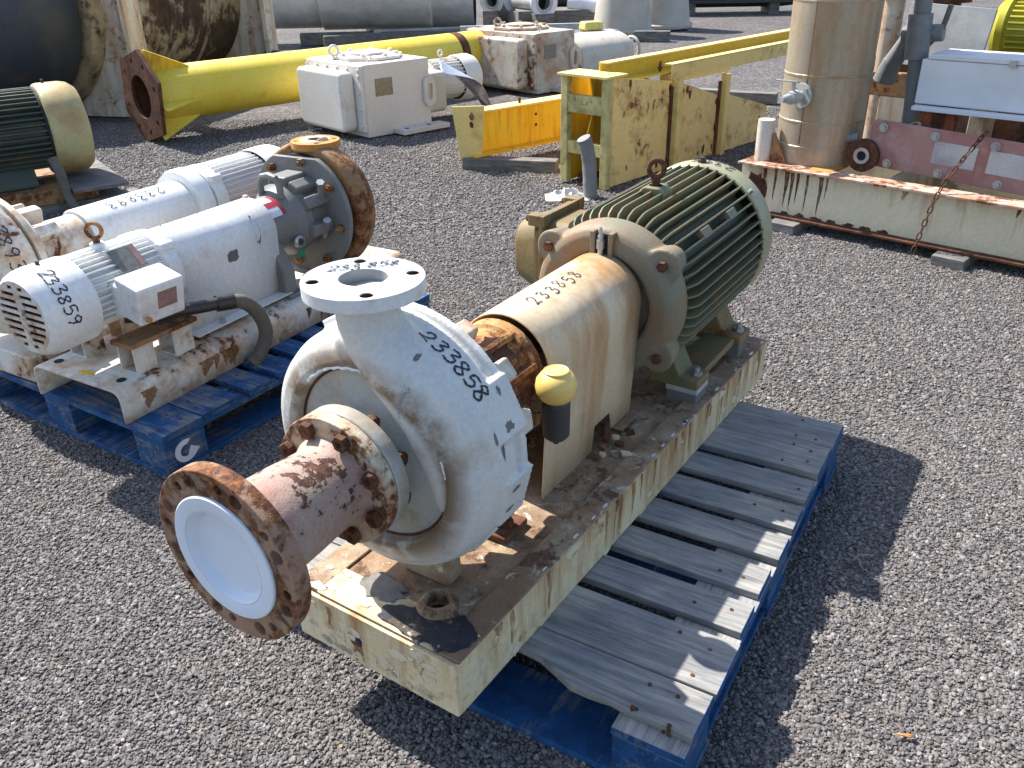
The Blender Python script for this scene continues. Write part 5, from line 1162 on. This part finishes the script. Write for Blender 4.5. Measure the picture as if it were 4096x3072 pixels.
wb = thing('steel_channel', 'long pale channel lying in front of the pipe spools', 'channel', (.35, 12.6, 0), R(3))
MB().box((0, 0, .17), (1.9, .012, .18)).build('web', 'panel_worn', wb); MB().box((0, .03, .262), (1.9, .07, .012)).build('flange', 'panel_worn', wb); MB().box((0, .05, .04), (1.6, .12, .078)).build('timber', 'w_old', wb)
for (x, y, s_, lb_) in ((1.76, 13.75, 1.0, 'beige conical hopper leg in front, with rusty base ring'), (2.47, 14.5, .98, 'beige conical hopper standing on a pallet behind the first cone')):
    t = thing('conical_hopper', lb_, 'hopper', (x, y, 0), 0, 'beige cones at the back of the yard')
    MB().lathe([(.40, .022), (.46, .022), (.465, .07), (.435, .10), (.425, .18), (.36, .70), (.28, 1.3), (.0, 1.32)], 56, d=(0, 0, 1), o=(0, 0, 0)).build('cone', 'cone', t)
    MB().lathe([(.465, .03), (.48, .04), (.48, .08), (.465, .09)], 56, d=(0, 0, 1)).build('base_ring', 'cone', t)
    for dx in (-.38, .0, .38): MB().box((dx, 0, .010), (.10, 1.0, .02)).build('pallet_runner', 'w_old', t)
    MB().cyl((.1, -.40, .62), (.1, -.43, .62), .03, n=10).build('plug', 'rust', t)
tag(MB().box((0, 0, .07), (.5, .14, .14)).build('timber', 'w_old', None, (2.05, 12.75, 0), (0, 0, R(-12)), bevel=.005), 'stub of grey timber lying by the front cone', 'timber')
dt = thing('storage_tank', 'dark green-black horizontal tank on cradles far back', 'tank', (4.1, 17.2, 0), R(-3))
MB().lathe([(.0, -1.3), (.35, -1.25), (.5, -1.1), (.52, -.9), (.52, 1.0), (.5, 1.2), (.0, 1.4)], 48, (0, 0, .62), (1, 0, 0)).build('shell', 'green_old', dt)
for x in (-.7, .8): MB().box((x, 0, .10), (.18, .8, .20)).build('cradle', 'w_old', dt)
MB().box((0, -.45, .225), (2.4, .10, .05)).build('rail', 'dark_metal', dt)
bk = [(-5.5, 19.5, 'stainless', 'row of stainless drums', 1.0), (6.4, 18.5, 'tank_brown', 'brown drum', .8)]
# litter
for i, (x, y, rz) in enumerate(((.72, 1.10, -10),)):
    pf = blob(.009, 12, .25, 91, 2.0, .45); mb = MB(); mb.v = [(a, b, .012+.25*abs(b)+.0015*math.sin(a*300)) for a, b in pf]+[(0, 0, .0125)]; n_ = 12; mb.f = [(j, (j+1) % n_, n_) for j in range(n_)]
    tag(mb.build('dry_leaf', 'leaf', None, (x, y, 0), (0, 0, R(rz)), solid=.0006), 'small dry orange leaf lying on the gravel', 'leaf')
tw = spline([(.80, 1.63, .012), (.815, 1.60, .016), (.812, 1.575, .014), (.822, 1.56, .012)], 5); tw2 = spline([(.80, 1.60, .013), (.825, 1.615, .016), (.86, 1.618, .012)], 5)
tag(MB().tube(tw, .0012, 6).tube(tw2, .0011, 6).build('twig', 'twig', None), 'thin forked dry twig on shaded gravel beside the pallet', 'twig')
